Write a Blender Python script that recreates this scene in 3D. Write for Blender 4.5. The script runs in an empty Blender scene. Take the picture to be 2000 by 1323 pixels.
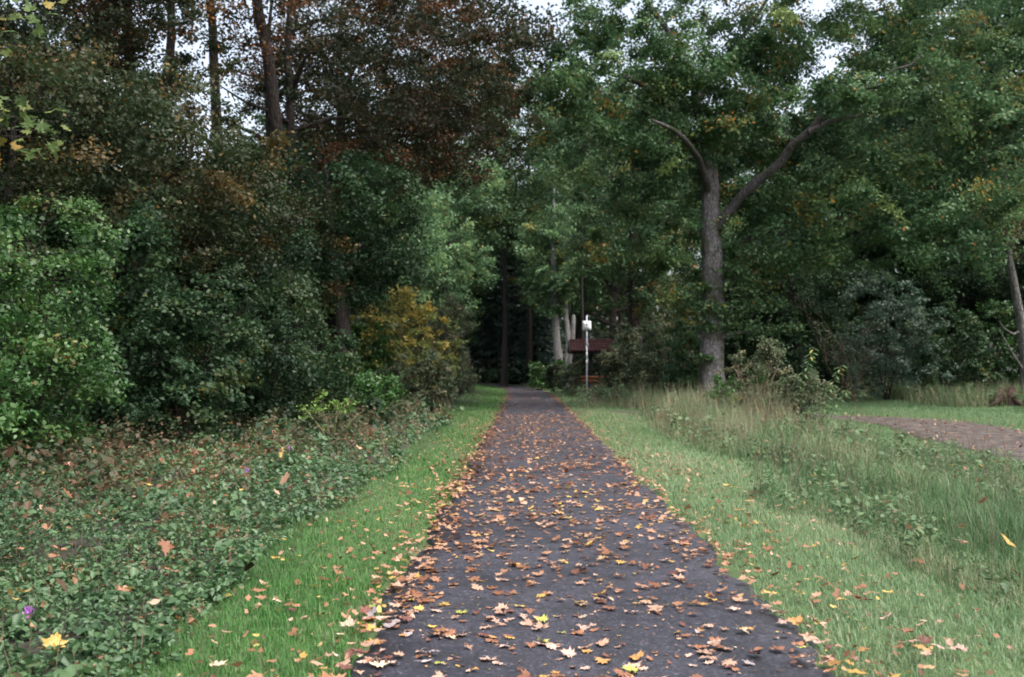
import bpy, math, random
import numpy as np

SC = bpy.context.scene
COL = SC.collection

# ------------------------------------------------------------------ camera, sky, sun, exposure
cam_data = bpy.data.cameras.new('camera')
cam = bpy.data.objects.new('camera', cam_data)
COL.objects.link(cam)
cam.location = (0.0, 0.0, 1.6)
cam.rotation_euler = (math.radians(90), 0, 0)
cam_data.sensor_width = 36.0
cam_data.lens = 36.0
cam_data.shift_y = 0.028
cam_data.clip_start = 0.1
cam_data.clip_end = 2000
cam_data.dof.use_dof = True
cam_data.dof.focus_distance = 9.0
cam_data.dof.aperture_fstop = 2.8
SC.camera = cam

SUN_EL, SUN_AZ = 60.0, 125.0          # compass style: 0 = +Y, 90 = +X
world = bpy.data.worlds.new('World')
SC.world = world
world.use_nodes = True
wn = world.node_tree
bg = wn.nodes['Background']
sky = wn.nodes.new('ShaderNodeTexSky')
sky.sky_type = 'NISHITA'
sky.sun_disc = False
sky.sun_elevation = math.radians(SUN_EL)
sky.sun_rotation = math.radians(SUN_AZ)
sky.air_density = 1.0
sky.dust_density = 6.0
sky.ozone_density = 1.0
hs = wn.nodes.new('ShaderNodeHueSaturation')
hs.inputs['Saturation'].default_value = 0.55
wn.links.new(sky.outputs['Color'], hs.inputs['Color'])
wn.links.new(hs.outputs['Color'], bg.inputs['Color'])
bg.inputs['Strength'].default_value = 0.15

sun_data = bpy.data.lights.new('sun', 'SUN')
sun_data.energy = 0.9
sun_data.angle = math.radians(25)
sun_data.color = (1.0, 0.97, 0.92)
sun = bpy.data.objects.new('sun', sun_data)
COL.objects.link(sun)
sun.rotation_euler = (math.radians(90 - SUN_EL), 0, math.radians(180 - SUN_AZ))

SC.view_settings.view_transform = 'Standard'
SC.view_settings.look = 'None'
SC.view_settings.gamma = 1.0
SC.view_settings.exposure = 1.58
SC.view_settings.use_curve_mapping = False
SC.render.engine = 'CYCLES'
cy = SC.cycles
cy.use_denoising = True
cy.max_bounces = 5
cy.diffuse_bounces = 4
cy.glossy_bounces = 2
cy.transmission_bounces = 4
cy.filter_width = 1.8
cy.sample_clamp_indirect = 6.0

# ------------------------------------------------------------------ helpers
def rng_(seed):
    return np.random.default_rng(seed)

def build(name, V, F, mat, parent=None, tint=None, smooth=False, loc=None):
    """V (n,3); F list of int arrays (m,k). One mesh object."""
    me = bpy.data.meshes.new(name)
    V = np.asarray(V, dtype=np.float32)
    me.vertices.add(len(V))
    me.vertices.foreach_set('co', V.ravel())
    F = [np.asarray(f, dtype=np.int32) for f in F if len(f)]
    li = np.concatenate([f.ravel() for f in F])
    tot = np.concatenate([np.full(len(f), f.shape[1], dtype=np.int32) for f in F])
    st = np.concatenate([[0], np.cumsum(tot)[:-1]]).astype(np.int32)
    me.loops.add(len(li))
    me.loops.foreach_set('vertex_index', li)
    me.polygons.add(len(tot))
    me.polygons.foreach_set('loop_start', st)
    me.polygons.foreach_set('loop_total', tot)
    if smooth:
        me.polygons.foreach_set('use_smooth', np.ones(len(tot), dtype=bool))
    me.update(calc_edges=True)
    me.validate()
    if tint is not None:
        a = me.attributes.new('tint', 'FLOAT', 'POINT')
        a.data.foreach_set('value', np.asarray(tint, dtype=np.float32))
    me.materials.append(mat)
    o = bpy.data.objects.new(name, me)
    COL.objects.link(o)
    if parent is not None:
        o.parent = parent
    if loc is not None:
        o.location = loc
    return o

def empty(name, loc, rz=0.0, sc=1.0):
    o = bpy.data.objects.new(name, None)
    COL.objects.link(o)
    o.location = loc
    o.rotation_euler = (0, 0, rz)
    o.scale = (sc, sc, sc)
    o.empty_display_size = 0.2
    return o

def tag(o, label, cat=None, group=None, kind=None):
    o['label'] = label
    if cat: o['category'] = cat
    if group: o['group'] = group
    if kind: o['kind'] = kind
    return o

def copy_tree(root, loc, rz=0.0, sc=1.0, label=None, group=None, parent=None):
    c = root.copy(); COL.objects.link(c)
    if parent is None:
        c.location = loc; c.rotation_euler = (0, 0, rz)
        c.scale = sc if isinstance(sc, tuple) else (sc, sc, sc)
        if label: c['label'] = label
        if group: c['group'] = group
    else:
        c.parent = parent
    for ch in root.children:
        copy_tree(ch, None, parent=c)
    return c

class MB:
    """collects verts / faces"""
    def __init__(self):
        self.V, self.Q, self.T, self.n = [], [], [], 0
    def add(self, V, Q=None, T=None):
        self.V.append(np.asarray(V, float))
        if Q is not None and len(Q): self.Q.append(np.asarray(Q) + self.n)
        if T is not None and len(T): self.T.append(np.asarray(T) + self.n)
        self.n += len(V)
    def tube(self, pts, rad, sides=6, cap=True, wob=0.0, rg=None):
        pts = np.asarray(pts, float); rad = np.asarray(rad, float)
        k = len(pts)
        d = np.gradient(pts, axis=0)
        d /= np.linalg.norm(d, axis=1)[:, None] + 1e-9
        ref = np.array([0.31, 0.95, 0.05]) if abs(d[0, 2]) > 0.5 else np.array([0, 0, 1.0])
        u = np.cross(d, ref); u /= np.linalg.norm(u, axis=1)[:, None] + 1e-9
        v = np.cross(d, u)
        a = np.linspace(0, 2 * math.pi, sides, endpoint=False)
        R = rad[:, None] * np.ones(sides)
        if sides >= 20 and rg is not None:      # furrowed bark and root flare
            rid = np.repeat(rg.normal(0, .035, sides // 2 + 1), 2)[:sides] * np.where(np.arange(sides) % 2, 1, -1)
            hgt = np.clip((pts[:, 2] + .2) / 1.6, 0, 1)
            R = R * (1 + rid[None, :] + .16 * np.sin(a * 5 + 1)[None, :] * ((1 - hgt) ** 2)[:, None])
        if wob and rg is not None:
            ph = rg.uniform(0, 6.28, 3)
            R = R * (1 + wob * np.sin(3 * a + ph[0])[None, :] + wob * rg.normal(0, .6, (k, sides)))
        P = pts[:, None, :] + R[..., None] * (np.cos(a)[None, :, None] * u[:, None, :] + np.sin(a)[None, :, None] * v[:, None, :])
        V = P.reshape(-1, 3)
        i = np.arange(k - 1)[:, None] * sides; j = np.arange(sides)[None, :]; j2 = (j + 1) % sides
        Q = np.stack([i + j, i + j2, i + sides + j2, i + sides + j], -1).reshape(-1, 4)
        T = None
        if cap:
            V = np.vstack([V, pts[-1] + d[-1] * rad[-1] * .3])
            b = (k - 1) * sides
            T = np.stack([b + np.arange(sides), b + (np.arange(sides) + 1) % sides, np.full(sides, k * sides)], -1)
        self.add(V, Q, T)
    def box(self, x0, x1, y0, y1, z0, z1):
        V = [(x, y, z) for z in (z0, z1) for y in (y0, y1) for x in (x0, x1)]
        self.add(V, [(0, 2, 3, 1), (4, 5, 7, 6), (0, 1, 5, 4), (2, 6, 7, 3), (0, 4, 6, 2), (1, 3, 7, 5)])
    def build(self, name, mat, parent=None, tint=None, smooth=False):
        F = []
        if self.Q: F.append(np.concatenate(self.Q))
        if self.T: F.append(np.concatenate(self.T))
        return build(name, np.concatenate(self.V), F, mat, parent, tint, smooth)

# ------------------------------------------------------------------ materials
def new_mat(name):
    m = bpy.data.materials.new(name); m.use_nodes = True
    nt = m.node_tree
    return m, nt, nt.nodes['Principled BSDF'], nt.nodes['Material Output']

def ramp(nt, stops, interp='LINEAR'):
    r = nt.nodes.new('ShaderNodeValToRGB')
    cr = r.color_ramp; cr.interpolation = interp
    while len(cr.elements) < len(stops): cr.elements.new(0.5)
    for e, (p, c) in zip(cr.elements, stops):
        e.position = p; e.color = (*c, 1)
    return r

def leaf_mat(name, stops, trans=0.35, gloss=0.25, rough=0.5, vary=0.25, interp='LINEAR'):
    m, nt, bs, out = new_mat(name)
    at = nt.nodes.new('ShaderNodeAttribute'); at.attribute_name = 'tint'
    r = ramp(nt, stops, interp)
    nt.links.new(at.outputs['Fac'], r.inputs['Fac'])
    oi = nt.nodes.new('ShaderNodeObjectInfo')
    mr = nt.nodes.new('ShaderNodeMapRange')
    mr.inputs['To Min'].default_value = 1 - vary; mr.inputs['To Max'].default_value = 1 + vary
    nt.links.new(oi.outputs['Random'], mr.inputs['Value'])
    hv = nt.nodes.new('ShaderNodeHueSaturation')
    nt.links.new(r.outputs['Color'], hv.inputs['Color'])
    nt.links.new(mr.outputs['Result'], hv.inputs['Value'])
    nt.links.new(hv.outputs['Color'], bs.inputs['Base Color'])
    bs.inputs['Roughness'].default_value = rough
    bs.inputs['Specular IOR Level'].default_value = gloss
    tr = nt.nodes.new('ShaderNodeBsdfTranslucent')
    nt.links.new(hv.outputs['Color'], tr.inputs['Color'])
    mx = nt.nodes.new('ShaderNodeMixShader'); mx.inputs[0].default_value = trans
    nt.links.new(bs.outputs[0], mx.inputs[1]); nt.links.new(tr.outputs[0], mx.inputs[2])
    nt.links.new(mx.outputs[0], out.inputs['Surface'])
    return m

def bark_mat(name, dark, light, scale=6.0, moss=None):
    m, nt, bs, out = new_mat(name)
    tc = nt.nodes.new('ShaderNodeTexCoord')
    mp = nt.nodes.new('ShaderNodeMapping'); mp.inputs['Scale'].default_value = (scale, scale, scale * .28)
    nt.links.new(tc.outputs['Object'], mp.inputs['Vector'])
    n = nt.nodes.new('ShaderNodeTexNoise'); n.inputs['Scale'].default_value = 1.6; n.inputs['Detail'].default_value = 8; n.inputs['Roughness'].default_value = .7
    nt.links.new(mp.outputs[0], n.inputs['Vector'])
    v = nt.nodes.new('ShaderNodeTexVoronoi'); v.feature = 'DISTANCE_TO_EDGE'; v.inputs['Scale'].default_value = 2.2
    nt.links.new(mp.outputs[0], v.inputs['Vector'])
    mul = nt.nodes.new('ShaderNodeMath'); mul.operation = 'MULTIPLY_ADD'
    nt.links.new(v.outputs['Distance'], mul.inputs[0]); mul.inputs[1].default_value = .9
    nt.links.new(n.outputs['Fac'], mul.inputs[2])
    r = ramp(nt, [(.34, dark), (.62, tuple((a + b) / 2 for a, b in zip(dark, light))), (.95, light)])
    nt.links.new(mul.outputs[0], r.inputs['Fac'])
    col = r.outputs['Color']
    if moss:
        n2 = nt.nodes.new('ShaderNodeTexNoise'); n2.inputs['Scale'].default_value = 1.3; n2.inputs['Detail'].default_value = 5
        nt.links.new(tc.outputs['Object'], n2.inputs['Vector'])
        r2 = ramp(nt, [(.48, (0, 0, 0)), (.64, (1, 1, 1))])
        nt.links.new(n2.outputs['Fac'], r2.inputs['Fac'])
        mx = nt.nodes.new('ShaderNodeMix'); mx.data_type = 'RGBA'
        nt.links.new(r2.outputs['Color'], mx.inputs['Factor'])
        nt.links.new(col, mx.inputs[6]); mx.inputs[7].default_value = (*moss, 1)
        col = mx.outputs[2]
    nt.links.new(col, bs.inputs['Base Color'])
    bs.inputs['Roughness'].default_value = .9
    bs.inputs['Specular IOR Level'].default_value = .2
    b = nt.nodes.new('ShaderNodeBump'); b.inputs['Strength'].default_value = 1.0; b.inputs['Distance'].default_value = .09
    nt.links.new(mul.outputs[0], b.inputs['Height']); nt.links.new(b.outputs[0], bs.inputs['Normal'])
    return m

def noise_mat(name, stops, scale, detail=6, rough=.85, bump=.3, bscale=None, spec=.3, metallic=0):
    m, nt, bs, out = new_mat(name)
    tc = nt.nodes.new('ShaderNodeTexCoord')
    n = nt.nodes.new('ShaderNodeTexNoise'); n.inputs['Scale'].default_value = scale; n.inputs['Detail'].default_value = detail
    nt.links.new(tc.outputs['Object'], n.inputs['Vector'])
    r = ramp(nt, stops); nt.links.new(n.outputs['Fac'], r.inputs['Fac'])
    nt.links.new(r.outputs['Color'], bs.inputs['Base Color'])
    bs.inputs['Roughness'].default_value = rough; bs.inputs['Specular IOR Level'].default_value = spec
    bs.inputs['Metallic'].default_value = metallic
    if bump:
        n2 = nt.nodes.new('ShaderNodeTexNoise'); n2.inputs['Scale'].default_value = bscale or scale * 4; n2.inputs['Detail'].default_value = 4
        nt.links.new(tc.outputs['Object'], n2.inputs['Vector'])
        b = nt.nodes.new('ShaderNodeBump'); b.inputs['Strength'].default_value = bump; b.inputs['Distance'].default_value = .02
        nt.links.new(n2.outputs['Fac'], b.inputs['Height']); nt.links.new(b.outputs[0], bs.inputs['Normal'])
    return m

# leaf palettes: tint 0..1, the top few percent are turned leaves
M_OAK = leaf_mat('oak_leaves', [(0, (0.03955, 0.08217, 0.03896)), (.45, (0.06357, 0.1269, 0.05193)), (.80, (0.1102, 0.1813, 0.0675)), (.93, (0.1554, 0.2054, 0.06491)), (.965, (0.3107, 0.2054, 0.04544)), (1, (0.4239, 0.1571, 0.03896))])
M_PALE = leaf_mat('pale_green_leaves', [(0, (0.07211, 0.137, 0.06504)), (.5, (0.1226, 0.2192, 0.1005)), (.88, (0.1875, 0.2877, 0.1182)), (.95, (0.2596, 0.274, 0.07095)), (1, (0.4038, 0.2466, 0.05913))])
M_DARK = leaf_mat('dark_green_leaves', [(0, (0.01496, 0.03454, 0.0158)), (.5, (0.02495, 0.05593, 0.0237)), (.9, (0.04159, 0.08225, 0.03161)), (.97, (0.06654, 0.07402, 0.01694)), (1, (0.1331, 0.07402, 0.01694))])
M_BUSH = leaf_mat('fresh_green_leaves', [(0, (0.02559, 0.07312, 0.01739)), (.5, (0.04534, 0.1204, 0.02609)), (.88, (0.0731, 0.1634, 0.03767)), (.95, (0.1023, 0.1634, 0.03478)), (.975, (0.1901, 0.172, 0.04637)), (1, (0.2632, 0.1376, 0.04637))], gloss=.5)
M_GREY = leaf_mat('grey_green_leaves', [(0, (0.03251, 0.06851, 0.0414)), (.5, (0.05738, 0.1087, 0.06831)), (.92, (0.1005, 0.1654, 0.1139)), (1, (0.1626, 0.189, 0.07245))], gloss=.5)
M_RUSS = leaf_mat('russet_leaves', [(0, (0.01872, 0.03203, 0.0176)), (.35, (0.03042, 0.04435, 0.0198)), (.55, (0.03978, 0.03696, 0.0176)), (.75, (0.06435, 0.03696, 0.0198)), (.9, (0.09945, 0.04682, 0.022)), (1, (0.2808, 0.1232, 0.033))], trans=.4)
M_OLIVE = leaf_mat('olive_brown_leaves', [(0, (0.01852, 0.03119, 0.0135)), (.45, (0.03213, 0.05146, 0.0195)), (.75, (0.04631, 0.04833, 0.0195)), (.92, (0.07411, 0.05457, 0.021)), (1, (0.1606, 0.1014, 0.02625))])
M_MAPLE = leaf_mat('maple_leaves', [(0, (.06, .10, .03)), (.5, (.10, .16, .045)), (.8, (.17, .19, .05)), (.93, (.28, .22, .04)), (1, (.34, .18, .03))])
M_ORANGE = leaf_mat('orange_leaves', [(0, (0.1167, 0.1773, 0.05738)), (.35, (0.2059, 0.2446, 0.0765)), (.65, (0.4118, 0.3544, 0.09563)), (1, (0.6315, 0.4725, 0.1275))])
M_SPRUCE = leaf_mat('spruce_needles', [(0, (0.0312, 0.05616, 0.04368)), (1, (0.08736, 0.1435, 0.1061))], trans=.1)
M_TAN = leaf_mat('tan_green_leaves', [(0, (.09, .10, .05)), (.5, (.15, .15, .075)), (1, (.26, .20, .10))])
M_HEDGE = leaf_mat('hedge_leaves', [(0, (.050, .070, .036)), (.5, (.085, .115, .062)), (.9, (.14, .165, .095)), (.96, (.20, .15, .09)), (1, (.28, .17, .10))])
M_LIME = leaf_mat('lime_leaves', [(0, (0.112, 0.204, 0.045)), (1, (0.21, 0.306, 0.081))])
M_UNDER = leaf_mat('nettle_leaves', [(0, (0.03035, 0.06735, 0.02599)), (.45, (0.05375, 0.1121, 0.04332)), (.80, (0.08238, 0.1526, 0.05693)), (.88, (0.09531, 0.06287, 0.02785)), (.95, (0.1302, 0.05387, 0.02785)), (1, (0.1909, 0.08973, 0.03712))], gloss=.55, rough=.5)
M_GRASS_L = leaf_mat('mown_grass_blades', [(0, (0.02935, 0.1003, 0.01845)), (.5, (0.04768, 0.1526, 0.02869)), (.9, (0.08069, 0.2004, 0.04611)), (1, (0.2055, 0.2179, 0.1126))], trans=.3, vary=0)
M_GRASS_R = leaf_mat('pale_grass_blades', [(0, (0.07885, 0.1542, 0.06519)), (.5, (0.1379, 0.2311, 0.1055)), (.80, (0.2233, 0.2786, 0.1474)), (.9, (0.3417, 0.2846, 0.2017)), (1, (0.4468, 0.3319, 0.2639))], trans=.3, vary=0)
M_TALL = leaf_mat('tall_grass_blades', [(0, (0.0474, 0.1097, 0.04101)), (.45, (0.08188, 0.1568, 0.06152)), (.65, (0.1465, 0.1777, 0.08716)), (.85, (0.2241, 0.209, 0.1281)), (1, (0.293, 0.2717, 0.1743))], trans=.3, vary=0)
M_LITTER = leaf_mat('leaf_litter', [(0, (0.09115, 0.03464, 0.02292)), (.2, (0.1824, 0.0762, 0.03752)), (.4, (0.2674, 0.1327, 0.07294)), (.62, (0.3527, 0.202, 0.125)), (.78, (0.4134, 0.2713, 0.1928)), (.88, (0.3891, 0.2308, 0.06252)), (1, (0.4376, 0.3117, 0.09375))], trans=.2, gloss=.3, vary=0)

M_BARK_OAK = bark_mat('oak_bark', (.020, .017, .017), (.26, .24, .245), 8, moss=(.05, .055, .03))
M_BARK_DARK = bark_mat('dark_bark', (.014, .011, .010), (.055, .045, .040), 7)
M_BARK_GREY = bark_mat('grey_bark', (.04, .037, .034), (.20, .188, .175), 6)
M_BARK_LIMB_SHADED = bark_mat('shaded_oak_limb_bark', (.016, .014, .014), (.15, .135, .135), 8, moss=(.035, .042, .022))  # darker copy of the oak bark; backlit shade of the limbs as colour
M_BARK_PALE = bark_mat('pale_grey_bark', (.10, .095, .09), (.36, .34, .33), 6)
M_TWIG = noise_mat('dry_twig', [(.3, (.07, .05, .035)), (.7, (.17, .12, .085))], 8, bump=0)
M_STEM = noise_mat('green_stem', [(.3, (.06, .07, .03)), (.7, (.12, .10, .05))], 8, bump=0)

# object-coloured fallen leaf: the leaf's own colour with veins and blotches
def fallen_mat():
    m, nt, bs, out = new_mat('fallen_leaf_surface')
    oi = nt.nodes.new('ShaderNodeObjectInfo')
    tc = nt.nodes.new('ShaderNodeTexCoord')
    n = nt.nodes.new('ShaderNodeTexNoise'); n.inputs['Scale'].default_value = 22; n.inputs['Detail'].default_value = 5
    nt.links.new(tc.outputs['Object'], n.inputs['Vector'])
    r = ramp(nt, [(.3, (.55, .45, .40)), (.52, (1, 1, 1)), (.75, (1.25, 1.2, 1.1))])
    nt.links.new(n.outputs['Fac'], r.inputs['Fac'])
    mx = nt.nodes.new('ShaderNodeMix'); mx.data_type = 'RGBA'; mx.blend_type = 'MULTIPLY'; mx.inputs['Factor'].default_value = 1
    nt.links.new(oi.outputs['Color'], mx.inputs[6]); nt.links.new(r.outputs['Color'], mx.inputs[7])
    nt.links.new(mx.outputs[2], bs.inputs['Base Color'])
    bs.inputs['Roughness'].default_value = .55; bs.inputs['Specular IOR Level'].default_value = .35
    return m
M_FALLEN = fallen_mat()

# ------------------------------------------------------------------ the ground plan
PATH_W = 1.27
_pc = [(-6, .272), (0, .35), (20, .61), (40, .87), (50, .98), (58, 1.02), (66, .97), (74, .72), (81, .15), (87, -.9), (92, -2.6), (96, -5.2), (99, -9), (101, -14), (103, -22), (105, -34), (108, -60)]
def smooth_poly(P, n=6):
    P = np.asarray(P, float); out = []
    for i in range(len(P) - 1):
        p0 = P[max(i - 1, 0)]; p1 = P[i]; p2 = P[i + 1]; p3 = P[min(i + 2, len(P) - 1)]
        for t in np.arange(n) / n:
            out.append(.5 * ((2 * p1) + (p2 - p0) * t + (2 * p0 - 5 * p1 + 4 * p2 - p3) * t * t + (3 * p1 - p0 - 3 * p2 + p3) * t ** 3))
    out.append(P[-1])
    return np.array(out)
PATH = smooth_poly([(x, y) for y, x in _pc], 5)
TRACK = smooth_poly([(7.5, -4), (9.0, 6), (9.8, 15), (10.7, 22), (11.6, 27.0), (11.8, 30), (10.8, 32.6), (8.4, 34.2), (5.5, 35.5), (2.3, 36.4)], 6)

def poly_dist(P, x, y):
    best = np.full(x.shape, 1e9)
    for a, b in zip(P[:-1], P[1:]):
        d = b - a; L = d @ d
        t = np.clip(((x - a[0]) * d[0] + (y - a[1]) * d[1]) / L, 0, 1)
        best = np.minimum(best, (x - a[0] - t * d[0]) ** 2 + (y - a[1] - t * d[1]) ** 2)
    return np.sqrt(best)
def pcx(y):
    return np.interp(y, [p[0] for p in _pc], [p[1] for p in _pc])
def wob(x, y):
    return .5 * np.sin(x * .9 + y * .37) + .3 * np.sin(x * 1.7 - y * .81 + 1) + .2 * np.sin(x * .23 + y * 1.31 + 2)
def gz(x, y):
    x = np.asarray(x, float); y = np.asarray(y, float)
    dp = poly_dist(PATH, x, y); dt = poly_dist(TRACK, x, y)
    s = np.clip((dp - 1.25) / .5, 0, 1)
    k = np.clip((dt - 1.6) / .8, 0, 1)
    h = -.03 + s * .05
    off = np.clip((dp - 2.2) / 3, 0, 1)
    h = h + off * (.06 * wob(x, y) + .02) * k
    left = np.clip(-x - 7, 0, 40) * .02
    right = np.clip(x - 15, 0, 40) * .012
    far = np.clip(y - 42, 0, 25) * .012 * np.clip((92 - y) / 20, 0, 1) * np.clip((dp - 2) / 3, 0, 1)
    return h + left + right + far - .05 * (1 - k) * off

def P3(px, py, Z):
    return np.array([(px - 1000) * Z / 2000, Z, 1.6 + (718 - py) * Z / 2000])

# ground sheet ------------------------------------------------------
def ground():
    xs = np.unique(np.round(np.concatenate([np.linspace(-400, -60, 14), np.linspace(-60, -10, 30), np.linspace(-10, -2, 26), np.linspace(-2, 4, 49), np.linspace(4, 15, 34), np.linspace(15, 60, 31), np.linspace(60, 400, 14)]), 4))
    ys = np.unique(np.round(np.concatenate([np.linspace(-150, -6, 12), np.linspace(-6, 14, 46), np.linspace(14, 50, 56), np.linspace(50, 112, 62), np.linspace(112, 200, 20), np.linspace(200, 900, 12)]), 4))
    X, Y = np.meshgrid(xs, ys)
    Z = gz(X.ravel(), Y.ravel())
    V = np.stack([X.ravel(), Y.ravel(), Z], -1)
    nx, ny = len(xs), len(ys)
    i = np.arange(ny - 1)[:, None] * nx; j = np.arange(nx - 1)[None, :]
    Q = np.stack([i + j, i + j + 1, i + nx + j + 1, i + nx + j], -1).reshape(-1, 4)
    # tint: 1 = turf soil, 0 = forest floor
    dp = poly_dist(PATH, V[:, 0], V[:, 1])
    turf = np.clip(1 - (dp - 2.0) / .8, 0, 1)
    rt = ((V[:, 0] > 1) & (V[:, 1] < 60)).astype(float) * np.clip((26 - V[:, 0]) / 5, 0, 1) * np.clip((52 - V[:, 1]) / 8, 0, 1)
    m, nt, bs, out = new_mat('ground_soil')
    at = nt.nodes.new('ShaderNodeAttribute'); at.attribute_name = 'tint'
    tc = nt.nodes.new('ShaderNodeTexCoord')
    n = nt.nodes.new('ShaderNodeTexNoise'); n.inputs['Scale'].default_value = 3; n.inputs['Detail'].default_value = 9; n.inputs['Roughness'].default_value = .7
    nt.links.new(tc.outputs['Object'], n.inputs['Vector'])
    r1 = ramp(nt, [(.3, (.012, .012, .007)), (.55, (.026, .026, .014)), (.75, (.055, .040, .022))])
    r2 = ramp(nt, [(.3, (.030, .050, .014)), (.6, (.055, .095, .026)), (.8, (.09, .10, .045))])
    nt.links.new(n.outputs['Fac'], r1.inputs['Fac']); nt.links.new(n.outputs['Fac'], r2.inputs['Fac'])
    mx = nt.nodes.new('ShaderNodeMix'); mx.data_type = 'RGBA'
    nt.links.new(at.outputs['Fac'], mx.inputs['Factor']); nt.links.new(r1.outputs['Color'], mx.inputs[6]); nt.links.new(r2.outputs['Color'], mx.inputs[7])
    nt.links.new(mx.outputs[2], bs.inputs['Base Color']); bs.inputs['Roughness'].default_value = .95
    b = nt.nodes.new('ShaderNodeBump'); b.inputs['Strength'].default_value = .7; b.inputs['Distance'].default_value = .05
    nt.links.new(n.outputs['Fac'], b.inputs['Height']); nt.links.new(b.outputs[0], bs.inputs['Normal'])
    o = build('ground', V, [Q], m, tint=np.maximum(turf, rt), smooth=True)
    tag(o, 'soil and forest floor beneath the grass and trees', kind='structure')
ground()

def strip(name, P, halfw, mat, z, label, seed, crown=0.0):
    rg = rng_(seed)
    # resample finely
    seg = np.linalg.norm(np.diff(P, axis=0), axis=1); s = np.concatenate([[0], np.cumsum(seg)])
    t = np.arange(0, s[-1], .16)
    C = np.stack([np.interp(t, s, P[:, 0]), np.interp(t, s, P[:, 1])], -1)
    d = np.gradient(C, axis=0); d /= np.linalg.norm(d, axis=1)[:, None]
    nrm = np.stack([d[:, 1], -d[:, 0]], -1)
    def edge(ph):
        return .04 * np.sin(t * 1.9 + ph) + .03 * np.sin(t * 4.3 + 2 * ph) + .02 * np.sin(t * 11 + ph) + rg.normal(0, .014, len(t))
    eL, eR = edge(1.0), edge(3.1)
    cols = np.linspace(-1, 1, 9); rows = []
    for c in cols:
        w = np.where(c < 0, halfw + eL, halfw + eR) * c
        zz = z + crown * (1 - c * c) + .006 * np.sin(t * .7 + c * 2)
        rows.append(np.stack([C[:, 0] + nrm[:, 0] * w, C[:, 1] + nrm[:, 1] * w, np.broadcast_to(zz, t.shape)], -1))
    # skirts
    for c, src in ((0, rows[0]), (1, rows[-1])):
        e = src.copy(); e[:, 2] -= .06
        if c == 0: rows.insert(0, e)
        else: rows.append(e)
    R = np.array(rows)            # (cols, n, 3)
    nc, n = R.shape[:2]
    V = R.transpose(1, 0, 2).reshape(-1, 3)
    i = np.arange(n - 1)[:, None] * nc; j = np.arange(nc - 1)[None, :]
    Q = np.stack([i + j, i + j + 1, i + nc + j + 1, i + nc + j], -1).reshape(-1, 4)
    o = build(name, V, [Q], mat, smooth=True)
    tag(o, label, kind='structure')
    return o

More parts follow.
